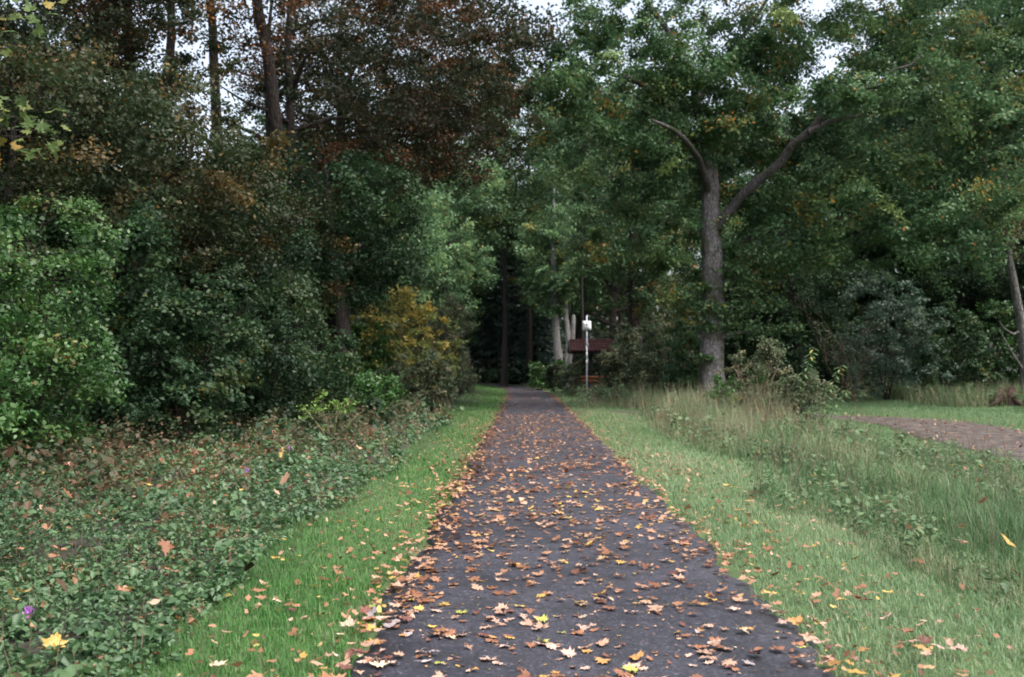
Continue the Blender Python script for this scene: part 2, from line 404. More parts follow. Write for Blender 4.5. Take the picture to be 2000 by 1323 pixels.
def asphalt_mat():
    m, nt, bs, out = new_mat('asphalt')
    tc = nt.nodes.new('ShaderNodeTexCoord')
    def noise(sc, det, ro=.6):
        n = nt.nodes.new('ShaderNodeTexNoise'); n.inputs['Scale'].default_value = sc; n.inputs['Detail'].default_value = det; n.inputs['Roughness'].default_value = ro
        nt.links.new(tc.outputs['Object'], n.inputs['Vector']); return n
    a = noise(85, 4, .7); b = noise(.55, 5); c = noise(60, 2)
    r = ramp(nt, [(.28, (.007, .007, .0105)), (.50, (.0175, .017, .0245)), (.62, (.033, .0325, .042)), (.68, (.14, .135, .145))])
    nt.links.new(a.outputs['Fac'], r.inputs['Fac'])
    r2 = ramp(nt, [(.3, (.72, .72, .74)), (.7, (1.25, 1.25, 1.25))]); nt.links.new(b.outputs['Fac'], r2.inputs['Fac'])
    mx = nt.nodes.new('ShaderNodeMix'); mx.data_type = 'RGBA'; mx.blend_type = 'MULTIPLY'; mx.inputs['Factor'].default_value = 1
    nt.links.new(r.outputs['Color'], mx.inputs[6]); nt.links.new(r2.outputs['Color'], mx.inputs[7])
    nt.links.new(mx.outputs[2], bs.inputs['Base Color'])
    r3 = ramp(nt, [(.35, (.45,) * 3), (.65, (.72,) * 3)]); nt.links.new(b.outputs['Fac'], r3.inputs['Fac'])
    nt.links.new(r3.outputs['Color'], bs.inputs['Roughness'])
    bs.inputs['Specular IOR Level'].default_value = .5
    vo = nt.nodes.new('ShaderNodeTexVoronoi'); vo.feature = 'DISTANCE_TO_EDGE'; vo.inputs['Scale'].default_value = .42
    dn = noise(3, 4); vm = nt.nodes.new('ShaderNodeVectorMath'); vm.operation = 'MULTIPLY_ADD'
    nt.links.new(dn.outputs['Color'], vm.inputs[0]); vm.inputs[1].default_value = (.5, .5, .5); nt.links.new(tc.outputs['Object'], vm.inputs[2])
    nt.links.new(vm.outputs[0], vo.inputs['Vector'])
    rc = ramp(nt, [(0, (.35,) * 3), (.006, (1,) * 3)]); nt.links.new(vo.outputs['Distance'], rc.inputs['Fac'])
    st = noise(2.6, 8, .7); rs = ramp(nt, [(.38, (.62,) * 3), (.5, (1,) * 3), (.62, (1.18,) * 3)]); nt.links.new(st.outputs['Fac'], rs.inputs['Fac'])
    vc = nt.nodes.new('ShaderNodeTexVoronoi'); vc.inputs['Scale'].default_value = 58; nt.links.new(tc.outputs['Object'], vc.inputs['Vector'])
    sp = nt.nodes.new('ShaderNodeSeparateColor'); nt.links.new(vc.outputs['Color'], sp.inputs[0])
    rv = ramp(nt, [(0, (.55, .55, .56)), (.6, (1.0, 1.0, 1.02)), (.9, (1.5, 1.5, 1.5)), (1, (2.6, 2.55, 2.5))]); nt.links.new(sp.outputs[0], rv.inputs['Fac'])
    prev = mx.outputs[2]
    for q in (rc, rs, rv):
        m2 = nt.nodes.new('ShaderNodeMix'); m2.data_type = 'RGBA'; m2.blend_type = 'MULTIPLY'; m2.inputs['Factor'].default_value = 1
        nt.links.new(prev, m2.inputs[6]); nt.links.new(q.outputs['Color'], m2.inputs[7]); prev = m2.outputs[2]
    nt.links.new(prev, bs.inputs['Base Color'])
    bp = nt.nodes.new('ShaderNodeBump'); bp.inputs['Strength'].default_value = .55; bp.inputs['Distance'].default_value = .006
    nt.links.new(a.outputs['Fac'], bp.inputs['Height']); nt.links.new(bp.outputs[0], bs.inputs['Normal'])
    return m
strip('path', PATH, PATH_W, asphalt_mat(), .004, 'dark asphalt footpath strewn with fallen leaves running into the wood', 3, crown=.012)
M_TRACK = noise_mat('track_gravel', [(.3, (.020, .015, .013)), (.48, (.050, .039, .034)), (.6, (.10, .082, .072)), (.72, (.17, .14, .125))], 3.5, detail=12, bump=.9, bscale=45)
strip('track', TRACK, 1.6, M_TRACK, -.02, 'brownish gravel side track curving in from the clearing', 4, crown=.03)

# ------------------------------------------------------------------ leaf clouds
def unit(v):
    return v / (np.linalg.norm(v, axis=-1, keepdims=True) + 1e-9)

def leaf_frames(rg, nrm):
    a = unit(rg.normal(size=nrm.shape))
    u = unit(np.cross(nrm, a)); v = np.cross(nrm, u)
    return u, v

def leaf_quads(rg, C, nrm, size, ratio=.62, fold=.18):
    """one 4-vertex leaf each"""
    n = len(C)
    u, v = leaf_frames(rg, nrm)
    L = (size * rg.uniform(.65, 1.25, n))[:, None]; W = L * ratio * .5
    f = (L * fold * rg.uniform(-.3, 1.2, (n, 1)))
    V = np.empty((n, 4, 3))
    V[:, 0] = C - v * L * .5
    V[:, 1] = C - u * W + nrm * f + v * L * .08
    V[:, 2] = C + v * L * .5 - nrm * f * .5
    V[:, 3] = C + u * W + nrm * f + v * L * .08
    F = (np.arange(n) * 4)[:, None] + np.arange(4)[None, :]
    return V.reshape(-1, 3), F

def leaf_six(rg, C, nrm, size, ratio=.6, fold=.2):
    """pointed leaf folded along the midrib, two quads"""
    n = len(C)
    u, v = leaf_frames(rg, nrm)
    L = (size * rg.uniform(.6, 1.3, n))[:, None]; W = L * ratio * .5
    f = L * fold * rg.uniform(0, 1.2, (n, 1)); dr = L * rg.uniform(0, .3, (n, 1))
    V = np.empty((n, 6, 3))
    V[:, 0] = C - v * L * .5
    V[:, 1] = C - u * W + nrm * f - v * L * .15
    V[:, 2] = C - u * W * .75 + nrm * (f * .6 - dr * .3) + v * L * .2
    V[:, 3] = C + v * L * .5 - nrm * dr
    V[:, 4] = C + u * W * .75 + nrm * (f * .6 - dr * .3) + v * L * .2
    V[:, 5] = C + u * W + nrm * f - v * L * .15
    b = (np.arange(n) * 6)[:, None]
    F = np.concatenate([b + np.array([0, 1, 2, 3]), b + np.array([0, 3, 4, 5])])
    return V.reshape(-1, 3), F

def maple_outline(lobes=True):
    if lobes:
        half = [(.0, .02), (.10, -.10), (.30, -.14), (.26, -.02), (.50, .06), (.36, .16), (.55, .36), (.30, .34), (.20, .42), (.22, .62), (.10, .60), (0, .86)]
        off = .28
    else:
        half = [(.0, -.5), (.14, -.36), (.26, -.15), (.30, .05), (.24, .25), (.12, .42), (0, .55)]
        off = 0
    pts = [(x, y - off) for x, y in half] + [(-x, y - off) for x, y in half[-2:0:-1]]
    return np.array(pts)

def leaf_template(kind, rg, petiole=True):
    """lying leaf about 1 unit long, curled; returns V, T"""
    if kind == 'maple': O = maple_outline(True)
    elif kind == 'oak':
        hf = [(0, -.5), (.08, -.40), (.20, -.34), (.13, -.24), (.28, -.12), (.17, -.03), (.32, .10), (.20, .2), (.24, .32), (.12, .38), (0, .48)]
        O = np.array(hf + [(-x, y) for x, y in hf[-2:0:-1]])
    else: O = maple_outline(False)
    O = O * rg.uniform(.9, 1.1, O.shape)
    n = len(O)
    c = O.mean(0)
    inner = c + (O - c) * .5
    P = np.vstack([O, inner, c[None]])
    a1, a2 = rg.uniform(-.5, .9), rg.uniform(-.6, .8)
    z = a1 * P[:, 0] ** 2 + a2 * P[:, 1] ** 2 + .25 * rg.normal(0, .2) * P[:, 0] * P[:, 1]
    z[:n] += rg.normal(0, .06, n); z[n:2 * n] += rg.normal(0, .025, n)
    r = rg.uniform(-.25, .25, 2)
    z += r[0] * P[:, 0] + r[1] * P[:, 1]
    V = np.column_stack([P, z])
    T = []
    for i in range(n):
        j = (i + 1) % n
        T += [(i, j, n + i), (j, n + j, n + i), (n + i, n + j, 2 * n)]
    if petiole:
        b = O[0]; zb = z[0]
        ang = rg.uniform(-.5, .5); up = rg.choice([.05, .15, .6, 1.0])
        e = np.array([b[0] + math.sin(ang) * .5, b[1] - math.cos(ang) * .5 * (1 - up * .5), zb + up * .45])
        w = .014; k = len(V)
        V = np.vstack([V, [b[0] - w, b[1], zb], [b[0] + w, b[1], zb], [e[0] + w * .8, e[1], e[2]], [e[0] - w * .8, e[1], e[2]], [b[0], b[1], zb + 2 * w], [e[0], e[1], e[2] + 2 * w]])
        T += [(k, k + 1, k + 2), (k, k + 2, k + 3), (k, k + 3, k + 5), (k, k + 5, k + 4), (k + 1, k + 4, k + 5), (k + 1, k + 5, k + 2)]
    V[:, 2] -= V[:, 2].min()
    V[:, 2] *= .7
    return V, np.array(T)

# ------------------------------------------------------------------ tree builder
def interp_poly(P, n):
    P = np.asarray(P, float)
    s = np.concatenate([[0], np.cumsum(np.linalg.norm(np.diff(P[:, :3], axis=0), axis=1))])
    t = np.linspace(0, s[-1], n)
    return np.stack([np.interp(t, s, P[:, k]) for k in range(P.shape[1])], -1)

def make_tree(name, label, cat, loc, trunks, blobs, bark, leafm, seed, cl_r=.7, per=180, leaf=.13, ratio=.65,
              flat=.5, up=.8, group=None, holes=(), sides=10, six=False, crown_name='crown', trunk_name='trunk', limb_name='limb',
              twig_name='branches', tint_sd=.22, tint_mean=.42, droop=0.0, tone=None, rz=0.0, hot_frac=.05, limb_bark=None):
    """trunks: list of polylines (x,y,z,r), first = trunk, others = limbs; blobs: (center, radii, n clusters)."""
    rg = rng_(seed)
    root = empty(name, loc, rz)
    tag(root, label, cat, group)
    skel = []
    for k, poly in enumerate(trunks):
        P = smooth_poly(poly, 4)
        P[1:-1, :3] += rg.normal(0, .012, (len(P) - 2, 3)) * np.minimum(1, P[1:-1, 3:4] * 8)
        mb = MB(); mb.tube(P[:, :3], np.maximum(P[:, 3], .004), sides if k == 0 else min(10, max(6, sides - 3)), wob=.05, rg=rg)
        mb.build(trunk_name if k == 0 else limb_name, bark if k == 0 else (limb_bark or bark), root, smooth=True)
        D = interp_poly(P, max(8, int(len(P) * 2.5)))
        h0 = .25 * D[-1, 2] if k == 0 else -1e9
        skel.append(D[D[:, 2] > h0])
    S = np.concatenate(skel)
    # cluster centres inside the blobs, biased to the shell
    cen = []
    for c, r, n in blobs:
        c = np.array(c, float); r = np.array(r, float)
        d = unit(rg.normal(size=(n * 3, 3)))
        rad = rg.uniform(.25, 1.0, (n * 3, 1)) ** .55
        p = c + d * r * rad
        keep = np.ones(len(p), bool)
        for hc, hr in holes:
            keep &= np.hypot(p[:, 0] - hc[0], p[:, 2] - hc[2]) > hr
        cen.append(p[keep][:n])
    cen = np.concatenate(cen)
    base = S[:, :3]
    order = np.argsort(np.min(np.linalg.norm(cen[:, None] - base[None, ::3], axis=2), axis=1))
    tw = MB()
    SP = S.copy()
    for i in order:
        c = cen[i]
        dd = np.linalg.norm(SP[:, :3] - c, axis=1) + np.maximum(0, SP[:, 2] - c[2] + .2) * .5
        j = np.argmin(dd); a = SP[j]
        L = np.linalg.norm(c - a[:3])
        if L < .05: continue
        mid = (a[:3] + c) / 2 + rg.normal(0, .09, 3) * L + np.array([0, 0, .08 * L])
        q1 = a[:3] + (mid - a[:3]) * .5 + rg.normal(0, .03, 3) * L
        q3 = mid + (c - mid) * .5 + rg.normal(0, .03, 3) * L
        r0 = min(a[3] * .7, .012 * L + .014)
        pts = np.array([a[:3], q1, mid, q3, c]); rr = np.linspace(r0, .006, 5)
        if L > .6 or r0 > .02: tw.tube(pts, rr, 3, cap=False)
        else: tw.tube(pts[[0, 2, 4]], rr[[0, 2, 4]], 3, cap=False)
        new = np.column_stack([np.vstack([q1, mid, q3, c]), rr[1:]])
        SP = np.vstack([SP, new])
    if tw.n: tw.build(twig_name, bark, root, smooth=True)['kind'] = 'stuff'
    # leaves
    m = len(cen)
    cnt = rg.poisson(per, m); cnt = np.maximum(cnt, 3)
    idx = np.repeat(np.arange(m), cnt); n = len(idx)
    crad = cl_r * rg.uniform(.6, 1.35, m)
    off = unit(rg.normal(size=(n, 3))) * (rg.uniform(0, 1, (n, 1)) ** .5) * rg.uniform(.5, 1.25, (n, 1))
    off[:, 2] *= flat
    tilt = rg.normal(0, .35, (m, 2))
    off[:, 2] += off[:, 0] * tilt[idx, 0] + off[:, 1] * tilt[idx, 1]
    off[:, 2] -= droop * (off[:, 0] ** 2 + off[:, 1] ** 2)
    C = cen[idx] + off * crad[idx][:, None]
    cnr = unit(rg.normal(size=(m, 3)) * .6 + np.array([0, 0, up + .3]))
    nr = unit(rg.normal(size=(n, 3)) * .8 + cnr[idx] * 1.1 + off * .6)
    tm = np.clip(tint_mean + rg.normal(0, tint_sd * 1.05, m), 0, 1)
    if tone is not None: tm = np.clip(tm + tone(cen), 0, .93)
    tint = np.clip(tm[idx] + rg.normal(0, tint_sd * .6, n), 0, .93)
    hc = (rg.random(m) < hot_frac)[idx] & (rg.random(n) < .7); tint[hc] = rg.uniform(.88, .99, hc.sum())
    hot = rg.random(n) < .012; tint[hot] = rg.uniform(.93, 1, hot.sum())
    V, F = (leaf_six if six else leaf_quads)(rg, C, nr, leaf, ratio)
    build(crown_name, V, [F], leafm, root, tint=np.repeat(tint, 6 if six else 4))
    return root

def ground_at(x, y):
    return float(gz(np.array([x]), np.array([y]))[0])

def simple_trunk(h, r, rg, lean=(0, 0), n=6):
    t = np.linspace(0, 1, n)
    P = np.zeros((n, 4))
    P[:, 0] = lean[0] * t + np.concatenate([[0], rg.normal(0, .007 * h, n - 1)])
    P[:, 1] = lean[1] * t + np.concatenate([[0], rg.normal(0, .007 * h, n - 1)])
    P[:, 2] = t * h
    P[:, 3] = r * (1 - t) ** .8 + .02
    P[0, 3] *= 1.35; P[0, 2] = -.15
    return P

def limbs_for(P, rg, n, z0, reach, rise=.5):
    out = []
    top = P[-1, 2]
    for k in range(n):
        z = rg.uniform(z0, top * .88)
        b = np.array([np.interp(z, P[:, 2], P[:, c]) for c in range(4)])
        a = k * 2.4 + rg.uniform(-.5, .5)
        L = reach * rg.uniform(.6, 1.1)
        d = np.array([math.cos(a), math.sin(a), 0])
        q = [np.array([*b[:3], b[3] * .62])]
        for t in (.3, .6, 1.0):
            p = b[:3] + d * L * t + np.array([0, 0, rise * L * t]) + rg.normal(0, .06 * L, 3)
            q.append(np.array([*p, max(.012, b[3] * .6 * (1 - t * .9))]))
        out.append(np.array(q))
    return out

# ================================================================== RIGHT SIDE
# the big oak --------------------------------------------------------
OZ = 39.0; OX = (1392 - 1000) * OZ / 2000
og = ground_at(OX, OZ)
def orel(px, py, r, dy=0.0):
    p = P3(px, py, OZ)
    return (p[0] - OX, dy, p[2] - og, r)
oak_trunks = [
    [(.05, 0, -.25, .80), orel(1393, 782, .58), orel(1390, 740, .48), orel(1389, 650, .42), orel(1391, 560, .41), orel(1389, 480, .38), orel(1387, 400, .34), orel(1385, 330, .27), orel(1378, 275, .20), orel(1362, 215, .16), orel(1352, 160, .14), orel(1325, 110, .13), orel(1300, 55, .11), orel(1262, 0, .09), orel(1235, -90, .08), orel(1225, -190, .04)],
    [orel(1390, 462, .20, 0), orel(1425, 410, .185, -.5), orel(1458, 372, .175, -1.0), orel(1492, 345, .165, -1.5), orel(1520, 308, .155, -2.0), orel(1548, 284, .145, -2.3), orel(1575, 250, .125, -2.6), orel(1612, 234, .11, -2.8), orel(1640, 214, .095, -3.0), orel(1664, 212, .085, -3.1), orel(1682, 186, .07, -3.1), orel(1720, 172, .045, -3.0), orel(1750, 140, .02, -2.8)],
    [orel(1382, 300, .18), orel(1345, 260, .16, -.2), orel(1300, 220, .14, -.5), orel(1268, 190, .12, -.8), orel(1215, 170, .08, -1.2), orel(1150, 160, .03, -1.6)],
    [orel(1540, 290, .10, -2.6), orel(1575, 272, .08, -2.6), orel(1620, 262, .06, -2.6), orel(1660, 250, .03, -2.4)],
    [orel(1392, 520, .13), orel(1430, 480, .11, .9), orel(1510, 450, .09, 1.8), orel(1600, 440, .06, 2.4), orel(1700, 430, .03, 2.6)],
    [orel(1360, 205, .12), orel(1420, 120, .10, .6), orel(1480, 30, .08, 1.0), orel(1540, -60, .05, 1.2), orel(1600, -130, .03, 1.4)],
    [orel(1386, 350, .15), orel(1400, 270, .13, 2.0), orel(1440, 190, .09, 4.0), orel(1500, 120, .04, 5.5)],
    [orel(1386, 380, .15), orel(1350, 330, .12, -1.6), orel(1300, 300, .09, -3.2), orel(1240, 290, .04, -4.5)],
]
def ob(px, py, rx, ry, rz_, n, dy=0.0):
    p = orel(px, py, 0, dy)
    return (p[:3], (rx, ry, rz_), n)
make_tree('oak_tree', 'tall oak with grey bark and a thick limb reaching right over the clearing', 'tree', (OX, OZ, og), oak_trunks,
          [ob(1340, 60, 5.4, 5, 5.2, 190), ob(1800, 190, 5.0, 4.0, 3.6, 130, .4), ob(1690, 410, 5.6, 3.2, 2.1, 86, .6), ob(1200, 210, 3.4, 3.6, 3.6, 66, -1),
           ob(1600, -40, 5.2, 5, 3.4, 130), ob(1880, 10, 4.2, 4, 3.0, 60), ob(1930, 330, 3.4, 3.4, 3.0, 44), ob(1290, 400, 2.4, 2.6, 1.6, 22, 1.0), ob(1570, 225, 2.2, .8, .8, 12, -3.6), ob(1350, 220, 1.6, .8, 1.7, 14, -1.8), ob(1500, 120, 2.6, 2, 1.4, 24, .5), ob(1280, 330, 2.0, 1.5, 1.2, 18, -1.5), ob(1480, 330, 2.8, 1.6, 1.8, 44, 2.2), ob(1570, 270, 2.4, 1.6, 1.0, 22, 1.0), ob(1530, 490, 3.4, 2.4, 1.0, 30, .8), ob(1850, 470, 3.4, 3, 1.5, 30, -.5)],
          M_BARK_OAK, M_OAK, 11, limb_bark=M_BARK_LIMB_SHADED, cl_r=.82, per=200, leaf=.155, ratio=.66, sides=26, holes=[((3.6, 0, 12.7), .45), ((-.9, 0, 8.9), .6)])
# shoots low on the oak's trunk, part of the same tree
def oak_shoots():
    root = [o for o in COL.objects if o.name == 'oak_tree'][0]
    rg = rng_(12)
    spots = [(1440, 565, .5), (1465, 600, .5), (1500, 595, .4), (1425, 530, .45), (1400, 610, .5), (1430, 635, .45), (1475, 650, .4), (1515, 645, .35), (1370, 600, .35), (1360, 565, .35), (1375, 700, .2), (1545, 640, .25), (1455, 545, .4), (1380, 640, .3)]
    Cs, N, T = [], [], []
    tw = MB()
    for px, py, r in spots:
        c = np.array(orel(px, py, 0, -.5)[:3])
        b = np.array(orel(1391, py + 18, 0, -.25)[:3])
        tw.tube([b, (b + c) / 2 + [0, 0, .12], c], [.03, .02, .006], 5)
        n = int(520 * r); off = rg.normal(0, .5, (n, 3)) * np.array([1.2, 1, .55]) * r * 1.3
        Cs.append(c + off); N.append(unit(rg.normal(size=(n, 3)) + [0, -.2, .9])); T.append(np.clip(rg.normal(.5, .2, n), 0, .95))
    tw.build('branches', M_BARK_OAK, root, smooth=True)['kind'] = 'stuff'
    V, F = leaf_six(rg, np.concatenate(Cs), np.concatenate(N), .15, .6)
    build('shoots', V, [F], M_OAK, root, tint=np.repeat(np.concatenate(T), 6))
oak_shoots()

# ------------------------------------------------------------------ prototype trees
def broad(name, label, h, r, z0, rad, bark, leafm, seed, loc, n=150, per=200, leaf=.16, cl=.9, nl=9, lean=(0, 0), off=0.0, group=None, **kw):
    rg = rng_(seed)
    P = simple_trunk(h * .93, r, rg, lean)
    L = limbs_for(P, rg, nl, z0, rad * .75)
    zc = (z0 + h) / 2
    bl = [((lean[0] * .6 + off, lean[1] * .6, zc), (rad, rad, (h - z0) / 2), n)]
    for k in range(3):
        a = rg.uniform(0, 6.28)
        bl.append(((math.cos(a) * rad * .55 + lean[0] * .6 + off, math.sin(a) * rad * .55, rg.uniform(z0 + 1, h * .8)), (rad * .6, rad * .6, rad * .45), n // 6))
    return make_tree(name, label, 'tree', loc, [P] + L, bl, bark, leafm, seed, cl_r=cl, per=per, leaf=leaf, group=group, **kw)

def at(px, Z):
    x = (px - 1000) * Z / 2000
    return (x, Z, ground_at(x, Z))

# tall pale green tree behind, right of the path
pale = broad('broadleaf_tree', 'tall pale green tree rising behind the oak beside the strip of open sky', 25, .34, 4.5, 5.0, M_BARK_DARK, M_PALE, 21, at(1195, 80), n=150, per=140, leaf=.25, cl=1.1)
# second tree, darker trunk with bare twigs, between sign and oak
sec = broad('broadleaf_tree', 'dark trunked tree standing behind the shelter left of the big oak', 17.5, .40, 4.6, 5.4, M_BARK_DARK, M_OAK, 22, at(1242, 56), n=170, per=190, leaf=.175, cl=.95, hot_frac=.1)
green = broad('broadleaf_tree', 'dense green tree at the back of the clearing behind the grey willow shrub', 21, .36, 3.0, 5.6, M_BARK_DARK, M_OAK, 23, at(1780, 62), n=200, per=130, leaf=.26, cl=1.15)
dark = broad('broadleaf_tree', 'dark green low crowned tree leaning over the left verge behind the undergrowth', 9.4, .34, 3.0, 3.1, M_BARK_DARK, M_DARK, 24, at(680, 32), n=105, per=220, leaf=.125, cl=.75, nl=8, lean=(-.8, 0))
russ = broad('russet_tree', 'russet brown leaved tree whose crown overhangs the left side of the path', 17, .26, 7.2, 4.6, M_BARK_DARK, M_RUSS, 25, at(560, 33), n=150, per=170, leaf=.125, cl=.8, lean=(.3, 0), off=2.7)
slim = broad('slim_tree', 'slim dark trunk with a high sparse russet crown, left of the sky gap', 22, .24, 13.0, 3.0, M_BARK_DARK, M_RUSS, 26, at(205, 30), n=70, per=80, leaf=.15, cl=.75, nl=5)
under = broad('understory_tree', 'olive brown understory tree above the dark hazel bushes', 8.2, .14, 2.6, 3.4, M_BARK_DARK, M_OLIVE, 27, at(170, 21), n=120, per=180, leaf=.10, cl=.6, nl=6)
G = 'trees of the wood around the path'
for o in (pale, sec, green, dark, russ, slim, under): o['group'] = G

def spruce(seed, loc, label, h=22, r=.22):
    rg = rng_(seed)
    root = empty('spruce_tree', loc); tag(root, label, 'tree', G)
    mb = MB(); mb.tube([(0, 0, -.2), (.05, 0, h * .3), (0, .05, h * .6), (0, 0, h)], [r * 1.2, r * .85, r * .5, .02], 9, wob=.04, rg=rg)
    mb.build('trunk', M_BARK_DARK, root, smooth=True)
    tw = MB(); Cs, Ns, Ds = [], [], []
    z = 3.2
    while z < h - .3:
        L = 2.9 * (1 - (z - 2) / h) * rg.uniform(.75, 1.1) + .2
        for k in range(6):
            a = rg.uniform(0, 6.28); d = np.array([math.cos(a), math.sin(a), 0])
            p0 = np.array([0, 0, z + rg.uniform(-.2, .2)]); p1 = p0 + d * L * .55 + [0, 0, -.12 * L]; p2 = p0 + d * L + [0, 0, -.2 * L]
            tw.tube([p0, p1, p2], [.025, .016, .006], 4, cap=False)
            n = int(46 * L) + 6
            t = rg.uniform(.15, 1, n)[:, None]
            c = np.where(t < .55, p0 + (p1 - p0) * t / .55, p1 + (p2 - p1) * (t - .55) / .45)
            c = c + rg.normal(0, .16, (n, 3)) * [1, 1, .5] - [0, 0, .1]
            Cs.append(c); Ns.append(unit(rg.normal(size=(n, 3)) * .6 + [0, 0, 1]))
        z += rg.uniform(.45, .7)
    tw.build('branches', M_BARK_DARK, root)['kind'] = 'stuff'
    C = np.concatenate(Cs); V, F = leaf_quads(rg, C, np.concatenate(Ns), .34, .35)
    build('crown', V, [F], M_SPRUCE, root, tint=np.repeat(rg.uniform(0, 1, len(C)), 4))
    return root
spr = spruce(31, at(962, 108), 'dark spruce with a bare lower trunk at the end of the path')

tall = broad('broadleaf_tree', 'tall green tree at the bend between the russet crown and the pale tree', 27, .22, 11.5, 5.0, M_BARK_DARK, M_OAK, 28, at(950, 114), n=130, per=120, leaf=.28, cl=1.2, group=G)
# copies: (prototype, px, Z, rot, scale, label)
plan = [
    # right and middle distance
    (pale, 1135, 98, 1.2, 1.28, 'far pale green tree directly under the strip of open sky'),
    (pale, 870, 76, 2.6, .78, 'pale green tree with light leaves above the orange bush, near the bend'),
    (pale, 880, 90, 4.0, .88, 'light green tree arching over the bend of the path'),
    (pale, 760, 64, 5.1, .74, 'pale green tree seen beneath the dark crown, left of the bend'),
    (sec, 1120, 86, 2.0, .95, 'green tree behind the pair of bare grey trunks'),
    (sec, 1330, 78, 4.4, .58, 'green tree seen through the gap left of the oak trunk'),
    (green, 1540, 70, .7, .95, 'dense green tree in deep shade right behind the oak trunk'),
    (green, 1640, 58, 2.1, .78, 'green tree behind the bare dead branches'),
    (green, 1920, 56, 3.3, 1.22, 'tall green tree above the leaning pale trunk'),
    (green, 2080, 60, 4.6, 1.3, 'tall green tree filling the upper right corner of the wood edge'),
    (green, 2240, 52, 5.5, 1.0, 'green tree just beyond the clearing on the far right'),
    (green, 1720, 84, 1.0, .98, 'far green tree in the second row behind the clearing'),
    (green, 1420, 96, 2.9, .5, 'low far green tree between the oak and the dark trunked tree'),
    (dark, 1560, 52, .5, .95, 'low dark tree shading the hollow behind the tall saplings'),
    (dark, 1860, 54, 2.2, .85, 'low dark tree behind the grey willow shrub'),
    (dark, 2000, 50, 3.9, .85, 'low dark tree at the right edge of the wood behind the leaning trunk'),
    (pale, 1290, 92, .4, 1.15, 'tall pale tree in the back seen between oak and dark trunked tree'),
    (pale, 1480, 82, 3.9, 1.08, 'tall pale tree behind the oak crown, right of its trunk'),
    (pale, 1700, 80, 5.6, .98, 'pale tree top showing through the gap above the oak limb'),
    (tall, 1850, 88, 1.5, 1.15, 'tall green tree high behind the clearing'),
    (tall, 1210, 104, 5.1, 1.1, 'tall green tree far behind the dark trunked tree'),
    (green, 1420, 60, 5.9, .62, 'dark low tree just behind the oak trunk in deep shade'),
    (green, 880, 104, 3.3, .8, 'green tree left of the bend in the back'),
    (green, 820, 92, .9, .8, 'green tree behind the willow bush, far left of the bend'),
    # left side
    (dark, 560, 38, 1.4, 1.08, 'dark tree behind the hazel bushes left of the leaning tree'),
    (dark, 420, 33, 2.7, .95, 'dark green tree in the middle of the left wood edge'),
    (dark, 630, 46, 4.1, 1.15, 'dark tree close behind the leaning tree'),
    (dark, 240, 30, 5.4, 1.0, 'dark tree deep behind the bright green bush'),
    (dark, 60, 26, .2, 1.0, 'dark tree at the left edge behind the bright green bush'),
    (green, 640, 62, 1.9, .70, 'green tree in the back of the left wood'),
    (green, 480, 56, 3.0, .62, 'green tree low in the back row of the left wood'),
    (green, 300, 52, 4.2, .62, 'green tree in the back row behind the slim trunks'),
    (green, 90, 48, 5.0, .62, 'green tree in the back row at the far left'),
    (green, -150, 40, 1.1, .75, 'green tree beyond the left edge of the wood'),
    (russ, 520, 38, .1, 1.05, 'russet crowned tree left of the overhanging one'),
    (russ, 660, 42, -.1, 1.2, 'dark russet tree whose crown edge meets the open sky'),
    (russ, -60, 28, 5.9, .95, 'russet tree in the upper left corner'),
    (russ, -260, 24, .3, .9, 'russet tree just off the upper left corner'),
    (slim, 325, 33, 1.1, 1.0, 'slim dark trunk between the two sky gaps in the upper left'),
    (slim, 415, 34, 2.2, 1.05, 'slim dark trunk right of the bright sky gap in the upper left'),
    (slim, 510, 31, 3.7, 1.1, 'thickest of the slim dark trunks, nearest to the russet crown'),
    (slim, 255, 28, 4.9, .95, 'slim grey brown trunk with russet leaves in front of it'),
    (under, 330, 24, 1.5, .85, 'olive brown understory tree left of the slim dark trunks'),
    (under, 20, 19, 3.2, .95, 'olive brown understory tree behind the bright green bush'),
    (under, 470, 30, 4.4, 1.0, 'yellowish olive understory tree below the slim trunks'),
    (dark, 560, 50, 3.1, 1.6, 'very dark tall tree in the middle of the left wood'),
    (dark, 330, 42, 5.0, 1.0, 'dark tall tree behind the slim trunks'),
    # dark end of the path
    (spr, 1000, 112, .9, 1.0, 'dark spruce trunk straight ahead where the path bends'),
    (spr, 925, 112, 1.8, 1.05, 'dark spruce left of centre at the bend'),
    (spr, 1035, 108, 2.7, .95, 'dark spruce right of centre at the bend'),
    (spr, 985, 120, 3.3, 1.1, 'dark spruce in the second row behind the bend'),
    (spr, 905, 122, 4.2, 1.0, 'dark spruce furthest left at the end of the path'),
    (spr, 1060, 118, 5.0, 1.1, 'dark spruce behind the bare grey trunks'),
    (spr, 945, 130, 5.8, 1.0, 'dark spruce deepest in the shade beyond the bend'),
    (spr, 1020, 132, .3, 1.0, 'dark spruce deep in the wood right of the bend'),
    (spr, 880, 118, 1.3, 1.0, 'dark spruce hidden behind the pale leaves left of the bend'),
    (spr, 970, 104, 2.2, .8, 'small dark spruce nearest to the bend, straight ahead'),
    (spr, 1045, 102, 4.6, .75, 'small dark spruce beside the right bank of the bend'),
    (tall, 1030, 94, 3.0, 1.12, 'tall green tree closing the sky gap above the dark end of the path'),
    (tall, 985, 86, 5.0, 1.02, 'tall green tree between the russet crown edge and the open sky'),
    (tall, 1090, 112, 2.0, 1.0, 'tall green tree behind the far pale one'),
    (tall, 900, 108, 4.0, .95, 'tall green tree high above the dark end of the path'),
]
for proto, px, Z, rz, s, lab in plan:
    l = at(px, Z)
    copy_tree(proto, (l[0], l[1], l[2] - .05), rz, s, lab, G)

